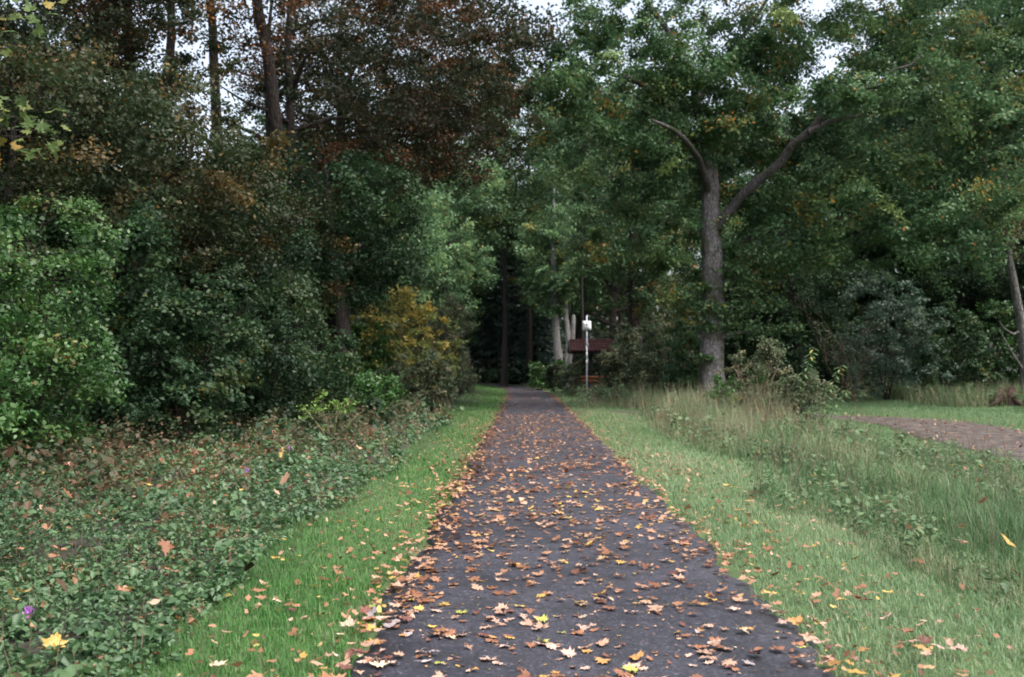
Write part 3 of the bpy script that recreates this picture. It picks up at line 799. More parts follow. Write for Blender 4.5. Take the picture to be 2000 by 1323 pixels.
# pair of bare grey trunks + their tree, broken trunk, leaning pale tree ----
def bare_trunk(name, label, loc, P, mat, extra=(), group=None):
    root = empty(name, loc); tag(root, label, 'tree', group)
    rg = rng_(sum(map(ord, label)))
    mb = MB(); P = smooth_poly(P, 4); mb.tube(P[:, :3], P[:, 3], 9, wob=.05, rg=rg); mb.build('trunk', mat, root, smooth=True)
    for e in extra:
        mb = MB(); e = smooth_poly(e, 4); mb.tube(e[:, :3], e[:, 3], 6, wob=.05, rg=rg); mb.build('limb', mat, root, smooth=True)
    return root
l = at(1094, 78)
twin_P = [(.15, 0, -.2, .40), (.05, 0, .8, .34), (-.15, 0, 2.5, .31), (-.35, 0, 5, .28), (-.5, 0, 8, .22), (-.5, 0, 12, .14), (-.4, .2, 17, .04)]
twin_Q = [(.25, 0, .3, .28), (.5, -.1, 1.6, .24), (.62, -.1, 3.5, .23), (.45, 0, 5.2, .21), (.4, 0, 8, .17), (.7, 0, 13, .05)]
make_tree('twin_trunk_tree', 'tree with two bare grey trunks rising from one base beside the shelter', 'tree', l, [twin_P, twin_Q],
          [((0, 0, 9.6), (3.6, 3.4, 4.8), 120)], M_BARK_PALE, M_PALE, 41, cl_r=.95, per=150, leaf=.22, group=G)
l = at(1117, 66)
bare_trunk('broken_trunk', 'broken grey tree trunk snapped off above the left end of the shelter roof', l, [(-.25, 0, -.1, .17), (-.2, 0, 1.5, .15), (0, 0, 3, .15), (.1, 0, 4.4, .14), (.12, 0, 4.85, .09)], M_BARK_PALE, group=G)
l = at(1138, 70)
bare_trunk('thin_trunk', 'thin brown trunk just behind the post of the white sign', l, [(.15, 0, -.1, .12), (.05, 0, 2, .10), (0, 0, 4.5, .09), (-.05, 0, 8, .06), (0, 0, 12, .02)], M_BARK_DARK, group=G)
# leaning pale trunk at the right edge
l = at(2000, 41)
make_tree('leaning_tree', 'leaning pale barked tree with thin tan leaves at the right edge', 'tree', l,
          [[(.15, 0, -.2, .26), (.1, 0, 1.0, .22), (0, 0, 2.3, .20), (-.25, 0, 4, .17), (-.62, 0, 6, .13), (-.8, 0, 7.5, .08), (-.7, 0, 9.5, .03)],
           [(-.1, 0, 3.0, .06), (-.45, -.1, 2.8, .05), (-.85, -.2, 3.0, .03), (-1.1, -.2, 3.3, .012)],
           [(-.5, 0, 5.4, .09), (-.9, .1, 6.5, .06), (-1.5, .2, 7.8, .03)],
           [(.1, 0, 1.2, .06), (-.6, -.3, 2.0, .045), (-1.3, -.6, 3.0, .015)],
           [(.3, .2, .5, .14), (.35, .2, 3, .12), (.2, .1, 6, .08), (.3, 0, 8, .03)]],
          [((-.8, 0, 7.4), (1.8, 1.6, 1.7), 34), ((.4, 0, 8.2), (2.0, 1.6, 1.6), 24)], M_BARK_GREY, M_TAN, 42, cl_r=.5, per=95, leaf=.10, group=G)

# ------------------------------------------------------------------ shrubs
def shrub(name, label, px, Z, w, h, leafm, seed, n=60, per=150, leaf=.09, cl=.32, stems=6, ratio=.6, six=False, group='shrubs along the wood edge', bark=None, up=.7, base=.25, depth=None, tint_mean=.42, tone=None, zlow=None):
    rg = rng_(seed); l = at(px, Z)
    d = depth or w
    tr = []
    for k in range(stems):
        a = k * 2.4 + rg.uniform(-.4, .4); rr = rg.uniform(.35, .85)
        tx, ty = math.cos(a) * w * .5 * rr, math.sin(a) * d * .5 * rr
        tr.append(np.array([(rg.normal(0, .08), rg.normal(0, .08), -.1, .035), (tx * .35, ty * .35, h * .35, .028), (tx * .75, ty * .75, h * .65, .018), (tx, ty, h * rg.uniform(.75, .95), .006)]))
    zl = h * base if zlow is None else zlow
    bl = [((0, 0, zl + (h - zl) * .48), (w * .5, d * .5, (h - zl) * .52), int(n * .7)), ((w * .22, -d * .2, h * .35), (w * .32, d * .3, h * .33), int(n * .15)), ((-w * .22, -d * .2, h * .32), (w * .32, d * .3, h * .30), int(n * .15))]
    for k in range(int(6 + w * 2)):
        a = rg.uniform(0, 6.28); rr = rg.uniform(.3, 1.05)
        top = h * (1 - .35 * rr * rr) + rg.uniform(-.05, .14) * h
        bl.append(((math.cos(a) * w * .5 * rr, math.sin(a) * d * .5 * rr, top), (cl * .35, cl * .35, cl * 1.1), 3))
    return make_tree(name, label, 'bush', l, tr, bl, bark or M_BARK_DARK, leafm, seed, cl_r=cl, per=per, leaf=leaf, ratio=ratio, six=six, group=group, sides=6,
                     crown_name='foliage', trunk_name='stem', limb_name='stem', twig_name='twigs', up=up, tint_mean=tint_mean, tone=tone)

shrub('bright_bush', 'big bright green bush with dense foliage at the left edge', 45, 14.5, 2.9, 3.5, M_BUSH, 51, n=140, per=151, leaf=0.079, cl=.34, zlow=.25, tint_mean=.5)
shrub('bright_bush', 'bright green bush just beyond the left edge, joined to the larger one', -130, 12.5, 2.6, 3.3, M_BUSH, 52, n=80, per=125, leaf=0.079, cl=.34, zlow=.2)
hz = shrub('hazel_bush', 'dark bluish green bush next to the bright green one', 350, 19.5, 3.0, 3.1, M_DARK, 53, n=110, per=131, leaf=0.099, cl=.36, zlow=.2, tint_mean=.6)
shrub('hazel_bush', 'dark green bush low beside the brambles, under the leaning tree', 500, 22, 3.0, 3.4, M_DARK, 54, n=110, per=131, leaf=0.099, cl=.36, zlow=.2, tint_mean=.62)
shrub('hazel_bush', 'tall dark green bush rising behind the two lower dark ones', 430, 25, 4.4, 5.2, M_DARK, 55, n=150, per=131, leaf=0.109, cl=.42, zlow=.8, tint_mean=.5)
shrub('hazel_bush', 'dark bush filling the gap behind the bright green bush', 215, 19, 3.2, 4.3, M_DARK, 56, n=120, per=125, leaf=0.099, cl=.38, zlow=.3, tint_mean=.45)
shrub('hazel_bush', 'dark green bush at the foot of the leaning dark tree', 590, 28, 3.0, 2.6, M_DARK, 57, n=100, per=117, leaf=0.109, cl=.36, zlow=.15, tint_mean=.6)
shrub('hazel_bush', 'dark bush with yellow specks in front of the leaning tree trunk', 700, 30.5, 2.4, 1.3, M_BUSH, 58, n=70, per=103, leaf=0.099, cl=.32, zlow=.1, tint_mean=.25)
def top_orange(c): return np.clip((c[:, 2] - 2.0) * .16, -.2, .35) - np.abs(c[:, 0]) * .06
shrub('orange_bush', 'tall orange and yellow autumn bush on the left verge before the bend', 795, 44, 4.8, 4.6, M_ORANGE, 59, n=140, per=62, leaf=0.152, cl=.36, zlow=.4, tint_mean=.35, tone=top_orange, bark=M_TWIG)
shrub('willow_bush', 'slender grey green willow bush right of the orange bush', 868, 46, 2.8, 4.3, M_HEDGE, 60, n=80, per=57, leaf=0.177, cl=.34, ratio=.28, zlow=.3, tint_mean=.6, bark=M_BARK_GREY)
shrub('willow_bush', 'low grey green bush leaning towards the path by the orange bush', 895, 44, 1.9, 2.2, M_HEDGE, 61, n=50, per=53, leaf=0.152, cl=.28, ratio=.3, zlow=.1, tint_mean=.7, bark=M_BARK_GREY)
shrub('low_bush', 'low bluish bush at the foot of the orange bush', 815, 40, 3.4, 1.9, M_HEDGE, 62, n=60, per=62, leaf=0.127, cl=.28, zlow=.05, tint_mean=.5)
shrub('low_bush', 'olive green bush between the leaning tree and the orange bush', 715, 43, 2.4, 3.2, M_BUSH, 63, n=90, per=62, leaf=0.152, cl=.36, zlow=.2, tint_mean=.3)
# right side, by the sign and the shelter
shrub('hedge_bush', 'mixed grey green bush covering the right end of the shelter roof', 1225, 51, 2.6, 2.9, M_HEDGE, 64, n=90, per=62, leaf=0.140, cl=.34, zlow=.2, tint_mean=.35)
shrub('hedge_bush', 'tall dark green bush between the shelter and the oak', 1290, 47, 3.6, 3.8, M_HEDGE, 65, n=120, per=67, leaf=0.140, cl=.36, zlow=.2, tint_mean=.3)
shrub('hedge_bush', 'dark bush close to the left side of the oak trunk', 1345, 43, 2.2, 3.2, M_OAK, 66, n=80, per=62, leaf=0.140, cl=.34, zlow=.2, tint_mean=.3)
shrub('hedge_bush', 'dark bush behind the shelter post', 1180, 62, 3.6, 3.2, M_HEDGE, 67, n=90, per=62, leaf=0.164, cl=.4, zlow=.1, tint_mean=.3)
shrub('hedge_bush', 'green leafy bush at the right bank of the bend', 1075, 72, 3.0, 1.7, M_BUSH, 68, n=60, per=53, leaf=0.177, cl=.4, zlow=.05, tint_mean=.45)
shrub('hedge_bush', 'olive bush under the bare grey trunks beside the shelter', 1110, 64, 2.6, 1.6, M_HEDGE, 69, n=50, per=48, leaf=0.152, cl=.34, zlow=.05, tint_mean=.1)
shrub('willow_bush', 'large silvery grey willow bush at the back of the clearing', 1730, 46, 4.6, 5.2, M_GREY, 70, n=160, per=67, leaf=0.152, cl=.42, ratio=.4, zlow=.5, tint_mean=.5)
shrub('hedge_bush', 'dark green bush right of the silvery willow bush', 1850, 47, 4.0, 3.6, M_DARK, 71, n=110, per=67, leaf=0.152, cl=.4, zlow=.2, tint_mean=.55)
shrub('hedge_bush', 'yellowish green bush behind the leaning pale tree', 1935, 49, 4.0, 4.2, M_BUSH, 72, n=100, per=62, leaf=0.152, cl=.4, zlow=.3, tint_mean=.2)
shrub('hedge_bush', 'dark bush in the shade behind the dead branches', 1590, 50, 4.4, 3.4, M_DARK, 73, n=110, per=67, leaf=0.164, cl=.42, zlow=.2, tint_mean=.3)
shrub('hedge_bush', 'dark bush in the deep shade right behind the oak trunk', 1470, 52, 4.4, 3.8, M_DARK, 74, n=110, per=67, leaf=0.164, cl=.42, zlow=.2, tint_mean=.25)
shrub('hedge_bush', 'dark bush beyond the right edge of the clearing', 2090, 46, 4.0, 3.6, M_DARK, 75, n=90, per=62, leaf=0.152, cl=.42, zlow=.2, tint_mean=.4)
shrub('sunlit_bush', 'far sunlit foliage just left of the oak trunk, its sunlight painted yellow', 1335, 64, 3.0, 5.6, M_MAPLE, 79, n=60, per=52, leaf=0.176, cl=.45, zlow=2.0, tint_mean=.85)  # added bush for a sunlit highlight; the light is put into the yellow leaves
shrub('young_bush', 'small bush with yellowing lime leaves at the left verge edge', 650, 19.5, 1.3, .95, M_LIME, 76, n=12, per=8, leaf=.085, cl=.13, six=True, zlow=.3, group=None, stems=7, bark=M_STEM)
shrub('thicket_bush', 'leafy thicket of small shrubs just right of the oak trunk', 1478, 28.5, 2.3, 2.1, M_HEDGE, 77, n=60, per=52, leaf=0.095, cl=.25, zlow=.1, tint_mean=.5, bark=M_TWIG)
shrub('thicket_bush', 'ragged thicket bush beside the tallest sapling', 1560, 28.5, 1.7, 1.35, M_HEDGE, 80, n=50, per=46, leaf=0.088, cl=.24, zlow=.1, tint_mean=.5, bark=M_TWIG)
shrub('thicket_bush', 'dense low green bush at the foot of the oak', 1440, 28.5, 1.7, 1.15, M_BUSH, 78, n=30, per=44, leaf=0.095, cl=.22, zlow=.05, tint_mean=.3, bark=M_TWIG)

# upright saplings with long leaves ---------------------------------
def sapling(label, px, Z, h, lean, seed, leaf=.21, n=32):
    rg = rng_(seed); l = at(px, Z)
    root = empty('sapling', l); tag(root, label, 'sapling', 'young saplings by the oak')
    t = np.linspace(0, 1, 7)
    P = np.column_stack([lean * t ** 1.4, rg.normal(0, .02, 7), t * h - .05])
    mb = MB(); mb.tube(P, np.linspace(.014, .004, 7), 5); mb.build('stem', M_TWIG, root, smooth=True)
    k = np.linspace(.25, 1, n)
    C = np.stack([np.interp(k, t, P[:, i]) for i in range(3)], -1)
    ang = np.arange(n) * 2.4
    d = np.stack([np.cos(ang), np.sin(ang) * .8, np.full(n, -.35)], -1); d = unit(d)
    V = np.empty((n, 6, 3)); L = leaf * rg.uniform(.8, 1.15, (n, 1)); side = unit(np.cross(d, [0, 0, 1.0])); nn = np.cross(side, d)
    for q, (a, b, c) in enumerate([(0, 0, 0), (.35, -.15, .05), (.7, -.13, .03), (1, 0, -.1), (.7, .13, .03), (.35, .15, .05)]):
        V[:, q] = C + d * L * a + side * L * b + nn * L * c
    b = (np.arange(n) * 6)[:, None]
    F = np.concatenate([b + [0, 1, 2, 3], b + [0, 3, 4, 5]])
    build('foliage', V.reshape(-1, 3), [F], M_PALE, root, tint=np.repeat(np.clip(rg.normal(.6, .2, n), 0, .95), 6))
sapling('tallest sapling with long drooping leaves, leaning right in front of the dark wood', 1546, 28, 2.2, .62, 81, n=44)
sapling('sapling with drooping leaves right of the tallest one', 1600, 28, 1.7, .6, 82)
sapling('slim upright sapling right of the oak trunk', 1490, 29, 2.1, .05, 83, leaf=.15)
sapling('slim dark sapling between the oak and the tallest sapling', 1520, 29, 2.2, .12, 84, leaf=.14)
sapling('low leaning sapling at the edge of the green track verge', 1620, 30, .95, .55, 85, n=18)

# dead bare branches --------------------------------------------------
def dead_shrub(name, label, px, Z, h, spread, seed, n=26, mat=None):
    rg = rng_(seed); l = at(px, Z)
    root = empty(name, l); tag(root, label, 'dead branches')
    for k in range(n):
        mb = MB()
        a = rg.uniform(-spread, spread); b = rg.uniform(-.4, .4); L = h * rg.uniform(.5, 1.05)
        d0 = unit(np.array([a, b, 1.0])); p = np.array([rg.normal(0, .15), rg.normal(0, .15), -.05]); pts = [p]
        for s in range(5):
            d0 = unit(d0 + rg.normal(0, .13, 3) + np.array([.03 * a, 0, -.02])); p = p + d0 * L / 5; pts.append(p)
        mb.tube(pts, np.linspace(.017, .004, 6) * rg.uniform(.7, 1.3), 5)
        for s in range(3):
            q = pts[rg.integers(2, 5)]; e = q + unit(d0 + rg.normal(0, .6, 3)) * L * .3
            mb.tube([q, (q + e) / 2 + rg.normal(0, .03, 3), e], [.009, .006, .003], 4)
        mb.build('branch', mat or M_TWIG, root, smooth=True)
dead_shrub('dead_shrub', 'tangle of bare dead branches leaning left of the silvery willow bush', 1660, 44.5, 5.2, .8, 91, 13)
dead_shrub('dead_shrub', 'bare grey twigs hanging on the dark trunk behind the shelter', 1238, 53, 7.2, .16, 92, 16)

# tree stump -----------------------------------------------------------
def stump():
    rg = rng_(95); l = at(1966, 39.5)
    root = empty('tree_stump', l); tag(root, 'rotten reddish brown tree stump in the tall grass at the right', 'tree stump')
    n, lev = 18, 6
    a = np.linspace(0, 2 * math.pi, n, endpoint=False)
    zt = .55 + .10 * np.sin(a + 1) + .07 * np.sin(a * 5) + rg.normal(0, .07, n)
    V = []
    for k in range(lev):
        t = k / (lev - 1); r = (.42 - .08 * t + .14 * (1 - t) ** 3) * (1 + .12 * np.sin(a * 4 + 1) + rg.normal(0, .05, n))
        V += [(r[i] * math.cos(a[i]), r[i] * math.sin(a[i]), -.1 + (zt[i] + .1) * t) for i in range(n)]
    V += [(.18 * math.cos(q), .18 * math.sin(q), .35) for q in a]
    V = np.array(V); i = np.arange(lev)[:, None] * n; j = np.arange(n)[None, :]
    Q = np.stack([i + j, i + (j + 1) % n, i + n + (j + 1) % n, i + n + j], -1).reshape(-1, 4)
    m = bark_mat('rotten_wood', (.02, .013, .010), (.10, .062, .048), 5)
    build('stump_wood', V, [Q], m, root, smooth=False)
    for q in (.4, 2.2, 3.6, 5.0):
        mb = MB(); d = np.array([math.cos(q), math.sin(q), 0])
        mb.tube([d * .3 + [0, 0, .3], d * .6 + [0, 0, .12], d * 1.0 + [0, 0, -.05]], [.14, .10, .05], 7, wob=.1, rg=rg); mb.build('root', m, root, smooth=True)
stump()

# ------------------------------------------------------------------ sign, shelter, bench, bin
def rounded_rect(w, h, r, n=5):
    pts = []
    for cx_, cz_, a0 in ((w / 2 - r, h / 2 - r, 0), (-w / 2 + r, h / 2 - r, 90), (-w / 2 + r, -h / 2 + r, 180), (w / 2 - r, -h / 2 + r, 270)):
        for k in range(n + 1):
            a = math.radians(a0 + 90 * k / n); pts.append((cx_ + r * math.cos(a), cz_ + r * math.sin(a)))
    return pts
def extrude_poly(pts, y0, y1, cz):
    n = len(pts)
    V = [(x, y0, z + cz) for x, z in pts] + [(x, y1, z + cz) for x, z in pts]
    me_f = [list(range(n))[::-1], list(range(n, 2 * n))]
    sides = [(i, (i + 1) % n, n + (i + 1) % n, n + i) for i in range(n)]
    return np.array(V), me_f, sides
def plate(name, pts, y0, y1, cz, mat, parent):
    V, caps, sides = extrude_poly(pts, y0, y1, cz)
    n = len(pts)
    V = np.vstack([V, [np.mean(V[:n], 0)], [np.mean(V[n:], 0)]])
    T = [((i + 1) % n, i, 2 * n) for i in range(n)] + [(n + i, n + (i + 1) % n, 2 * n + 1) for i in range(n)]
    return build(name, V, [np.array(sides), np.array(T)], mat, parent)

def plain(name, col, rough=.5, metallic=0.0, spec=.5, var=.12):
    return noise_mat(name, [(.3, tuple(c * (1 - var) for c in col)), (.7, tuple(min(1, c * (1 + var)) for c in col))], 14, rough=rough, bump=.1, metallic=metallic, spec=spec)
M_WHITE = plain('sign_white', (.78, .79, .82), .4)
M_BLACK = plain('sign_black', (.03, .03, .035), .5)
M_GREYMARK = plain('sign_grey_mark', (.35, .36, .42), .5)
M_POST = plain('galvanised_post', (.36, .40, .46), .45, .35)
M_TAPE = plain('pale_sticker', (.50, .52, .57), .5)

sl = at(1146, 51)
sg = empty('sign_post', sl)
tag(sg, 'tall galvanised post with a small white square sign beside the path', 'sign')
SH = 1.6 + (718 - 617) * 51 / 2000 - sl[2]
mb = MB(); mb.tube([(0, 0, -.1), (0, 0, SH * .5), (0, 0, SH)], [.042, .042, .042], 14); mb.build('post', M_POST, sg, smooth=True)
pz = 1.6 + (718 - 637) * 51 / 2000 - sl[2]
brd = plate('board', rounded_rect(.44, .46, .05), -.062, -.047, pz, M_WHITE, sg)
# emblem: small dark figure above a faint bracket
fig = [(0, .085), (.03, .06), (.022, .035), (.055, .03), (.05, .005), (.02, .01), (.015, -.05), (-.015, -.05), (-.02, .01), (-.05, .005), (-.055, .03), (-.022, .035), (-.03, .06)]
plate('emblem', fig, -.066, -.0625, pz + .06, M_BLACK, brd)
arc = [(-.06, -.02), (-.05, .01), (0, .03), (.05, .01), (.06, -.02), (.045, -.015), (.035, 0), (0, .015), (-.035, 0), (-.045, -.015)]
plate('emblem', arc, -.066, -.0625, pz - .12, M_GREYMARK, brd)
for z_ in (pz + .12, pz - .12):
    mb = MB(); mb.tube([(0, 0, z_ - .015), (0, 0, z_ + .015)], [.05, .05], 14); mb.build('clamp', M_POST, sg, smooth=True)
for px_y, hh in ((682, .28), (692, .14), (706, .12)):
    z_ = 1.6 + (718 - px_y) * 51 / 2000 - sl[2]
    mb = MB(); mb.tube([(0, 0, z_ - hh / 2), (0, 0, z_ + hh / 2)], [.045, .045], 14); mb.build('sticker', M_TAPE, sg, smooth=True)
z_ = 1.6 + (718 - 672) * 51 / 2000 - sl[2]
mb = MB(); mb.tube([(0, -.05, z_ + .08), (.05, -.06, z_), (.11, -.06, z_ - .1)], [.018, .02, .012], 5); mb.build('ribbon', M_TAPE, sg, smooth=True)

# shelter: tiled saddle roof on a centre frame
M_TILE = noise_mat('roof_tile', [(.3, (.075, .030, .030)), (.55, (.125, .052, .048)), (.75, (.17, .085, .075))], 6, rough=.75, bump=.3)
M_BEAM = plain('dark_timber', (.022, .017, .014), .7)
hl = at(1154, 58)
hx = 58 / 2000
sh = empty('shelter', hl); tag(sh, 'small open shelter with a dark red tiled roof behind the sign post', 'shelter')
ez = 1.6 + (718 - 687) * hx - hl[2]; rz_ = 1.6 + (718 - 671) * hx - hl[2] + .12
hw = 1.2; dep = .85
rf = None
mb = MB()
slope = np.array([[-hw, -dep, ez], [hw, -dep, ez], [hw, 0, rz_], [-hw, 0, rz_], [-hw, dep, ez], [hw, dep, ez]])
low = slope - [0, 0, .05]
mb.add(np.vstack([slope, low]), [(0, 1, 2, 3), (3, 2, 5, 4), (7, 6, 9, 8), (8, 9, 10, 11), (0, 6, 7, 1), (4, 5, 11, 10)], None)
rf = mb.build('roof', M_BEAM, sh)
rg = rng_(7)
NT, NR = 12, 4
tile_me = None
for sgn in (-1, 1):
    for r_ in range(NR):
        for c_ in range(NT):
            w = 2 * hw / NT; t0, t1 = r_ / NR, (r_ + 1) / NR + .04
            a = math.atan2(rz_ - ez, dep)
            L = math.hypot(rz_ - ez, dep) / NR * 1.12
            if tile_me is None:
                tb = MB(); xs = np.linspace(-w / 2, w / 2, 6)
                zz = .022 * np.sin((xs / w + .5) * math.pi * 2) + .03
                V = [(x, y, z + (0.018 if y < .1 * L else 0)) for y in (0, L) for x, z in zip(xs, zz)] + [(x, 0, .0) for x in xs]
                Q = [(i, i + 1, 7 + i, 6 + i) for i in range(5)] + [(12 + i, 13 + i, i + 1, i) for i in range(5)]
                tb.add(np.array(V), Q); tile_o = tb.build('tile', M_TILE, rf); tile_me = tile_o.data
            else:
                tile_o = bpy.data.objects.new('tile', tile_me); COL.objects.link(tile_o); tile_o.parent = rf
            y0 = -dep * (1 - t0) * 1.02; z0 = ez + (rz_ - ez) * t0 + .006
            tile_o.location = (-hw + w * (c_ + .5), y0 if sgn < 0 else -y0, z0 + rg.normal(0, .004))
            tile_o.rotation_euler = (a, 0, 0) if sgn < 0 else (a, 0, math.pi)
mb = MB(); mb.tube([(-hw, 0, rz_ + .03), (hw, 0, rz_ + .03)], [.08, .08], 8); mb.build('ridge_cap', M_TILE, rf, smooth=True)
for x in (-hw - .03, hw + .03):
    for s in (-1, 1):
        mb = MB(); p0 = np.array([x, s * (dep + .03), ez - .06]); p1 = np.array([x, 0, rz_ - .02])
        mb.tube([p0, p1], [.07, .07], 4); mb.build('barge_board', M_BEAM, rf)
mb = MB(); mb.box(-hw + .05, hw - .05, -dep + .04, -dep + .12, ez - .14, ez - .055); mb.build('eaves_beam', M_BEAM, sh)
mb = MB(); mb.box(-hw + .05, hw - .05, dep - .12, dep - .04, ez - .14, ez - .055); mb.build('eaves_beam', M_BEAM, sh)
for y in (-.5, .5):
    mb = MB(); mb.box(-.045, .045, y - .045, y + .045, -.1, ez + .1); mb.build('post', M_BEAM, sh)
mb = MB(); mb.box(-.05, .05, -dep + .05, dep - .05, ez - .2, ez - .145); mb.build('cross_beam', M_BEAM, sh)

M_BENCH = noise_mat('bench_wood', [(.3, (.16, .055, .022)), (.7, (.30, .115, .045))], 9, rough=.6, bump=.2)
M_IRON = plain('dark_iron', (.025, .025, .03), .5, .5)
bl_ = at(1163, 56.4)
be = empty('bench', bl_); tag(be, 'reddish brown wooden bench under the shelter roof', 'bench')
for k in range(3):
    mb = MB(); mb.box(-.78, .78, -.30 + k * .14, -.18 + k * .14, .43, .47); mb.build('seat_slat', M_BENCH, be)
for k in range(2):
    z = .62 + k * .20
    mb = MB(); mb.box(-.78, .78, .17 + k * .03, .21 + k * .03, z, z + .17); mb.build('back_slat', M_BENCH, be)
for x in (-.6, .6):
    mb = MB(); mb.tube([(x, -.24, 0 - .05), (x, -.24, .42)], [.03, .03], 6); mb.build('leg', M_IRON, be)
    mb = MB(); mb.tube([(x, .16, -.05), (x, .16, .5), (x, .27, 1.0)], [.03, .03, .025], 6); mb.build('leg', M_IRON, be)
    mb = MB(); mb.box(x - .025, x + .025, -.26, .2, .39, .425); mb.build('seat_support', M_IRON, be)
bn_l = at(1151, 54.2)
bn = empty('litter_bin', bn_l); tag(bn, 'narrow dark litter bin just behind the foot of the sign post', 'litter bin')
mb = MB(); mb.tube([(0, 0, .12), (0, 0, .2), (0, 0, .6), (0, 0, .68)], [.12, .15, .16, .165], 14, cap=False)
mb.tube([(0, 0, .122), (0, 0, .13)], [.12, .12], 14); mb.build('bucket', plain('bin_blue_black', (.018, .026, .045), .5), bn, smooth=True)
mb = MB(); mb.tube([(0, .17, -.1), (0, .17, .85)], [.025, .025], 8); mb.build('post', M_IRON, bn, smooth=True)
mb = MB(); mb.tube([(0, 0, .67), (0, 0, .70)], [.172, .172], 14, cap=False); mb.build('rim', M_IRON, bn, smooth=True)

# ------------------------------------------------------------------ stuff: grass, undergrowth, tall grass
def blades(rg, X, Y, H, W, bend, segs=2):
    n = len(X); Z = gz(X, Y) - .01
    a = rg.uniform(0, 2 * math.pi, n); d = np.stack([np.cos(a), np.sin(a), np.zeros(n)], -1)
    # face mostly across the view so width reads
    s = np.stack([-d[:, 1], d[:, 0], np.zeros(n)], -1)
    B = np.stack([X, Y, Z], -1)
    up = np.array([0, 0, 1.0])
    b = (bend * rg.uniform(.3, 1.6, n))[:, None] * H[:, None]
    w = W[:, None] * .5
    if segs == 1:
        V = np.stack([B - s * w, B + s * w, B + up * H[:, None] + d * b], 1)
        return V.reshape(-1, 3), [(np.arange(n) * 3)[:, None] + np.arange(3)]
    m = B + up * (H * .62)[:, None] + d * b * .35
    t = B + up * (H * (1 - .25 * np.minimum(1, bend)))[:, None] + d * b
    V = np.stack([B - s * w, B + s * w, m + s * w * .8, m - s * w * .8, t], 1)
    i = (np.arange(n) * 5)[:, None]
    return V.reshape(-1, 3), [i + np.array([0, 1, 2, 3]), i + np.array([3, 2, 4])]

def grass_mesh(name, label, rg, X, Y, H, W, bend, t, mat, cut=20.0):
    k = Y < cut
    V1, F1 = blades(rg, X[k], Y[k], H[k], W[k], bend)
    V2, F2 = blades(rg, X[~k], Y[~k], H[~k], W[~k] * 1.25, bend * .6, segs=1)
    F2 = [f + len(V1) for f in F2]
    o = build(name, np.vstack([V1, V2]), F1 + F2, mat, tint=np.concatenate([np.repeat(t[k], 5), np.repeat(t[~k], 3)]))
    return tag(o, label, 'grass', kind='stuff')

def sample_zone(rg, x0, x1, y0, y1, dens_fn, zone):
    """dens_fn(y) per m2; strips along y"""
    X, Y = [], []
    ys = np.arange(y0, y1, 1.0)
    for y in ys:
        n = rg.poisson(dens_fn(y) * (x1 - x0) * min(1, y1 - y))
        X.append(rg.uniform(x0, x1, n)); Y.append(y + rg.uniform(0, min(1, y1 - y), n))
    X, Y = np.concatenate(X), np.concatenate(Y)
    k = np.abs(X) < (Y + 1) * .56 + .6          # only what stands near the view
    X, Y = X[k], Y[k]
    k = zone(X, Y)
    return X[k], Y[k]

def lod(y, near=4200, p=1.55):
    return near * min(1.0, (6.0 / max(y, 4)) ** p)
def wlod(Y, w=.004):
    return w * np.maximum(1, Y / 9) ** .85

rg = rng_(200)
# left verge
def z_left(X, Y):
    dp = poly_dist(PATH, X, Y); lim = np.interp(Y, [0, 12, 30, 60, 90], [2.75, 2.7, 2.8, 4.2, 4.5]) + .25 * wob(X * 2, Y * 1.3)
    return (X < pcx(Y)) & (dp > PATH_W + .03 + .09 * wob(X * 5, Y * 4) + .07 * wob(X * 13, Y * 11)) & (dp < lim)
X, Y = sample_zone(rg, -6, .8, 3.6, 95, lambda y: lod(y, 4400, 1.8), z_left)
H = rg.uniform(.025, .075, len(X)) * np.where(rg.random(len(X)) < .04, 1.8, 1) * (1 + .35 * wob(X * 3, Y * 2)) * np.interp(Y, [0, 30, 60], [1, 1.2, 1.6])
t = np.clip(rg.normal(.48, .25, len(X)) + .18 * wob(X * 1.3, Y * .8) + .15 * wob(X * 6, Y * 5), 0, 1)
grass_mesh('grass', 'short lush green grass verge left of the path', rg, X, Y, H, wlod(Y), .6, t, M_GRASS_L)
NB = len(X)
# right verge and clearing
def z_right(X, Y):
    dp = poly_dist(PATH, X, Y); dt = poly_dist(TRACK, X, Y)
    lim = np.interp(Y, [0, 8, 20, 30, 60], [3.0, 3.1, 3.4, 4.4, 4.0]) + .3 * wob(X * 2, Y * 1.3)
    a = (X > pcx(Y)) & (dp > PATH_W + .03 + .09 * wob(X * 5, Y * 4) + .07 * wob(X * 13, Y * 11)) & (dp < lim)
    clear = ((dt < 4.2 + .6 * wob(X, Y)) & (X > 5.5) & (Y > 10) & (dp > 3)) | ((X > 9) & (X < 21) & (Y > 33) & (Y < 53)) | ((X > 7) & (X < 10) & (Y > 18) & (Y < 34))
    return (a | clear) & (dt > 1.5 + .3 * wob(X * 3, Y * 3))
X, Y = sample_zone(rg, 1, 22, 3.6, 95, lambda y: lod(y, 3300, 1.8), z_right)
H = rg.uniform(.03, .095, len(X)) * (1 + .35 * wob(X * 3, Y * 2)) * np.interp(Y, [0, 30, 60], [1, 1.3, 1.8])
t = np.clip(rg.normal(.50, .24, len(X)) + .2 * wob(X * 1.3, Y * .8) - .35 * np.clip((X - 7) / 2, 0, 1), 0, 1)
grass_mesh('grass', 'paler trampled grass verge right of the path and beside the track', rg, X, Y, H, wlod(Y), .8, t, M_GRASS_R)
NB += len(X)
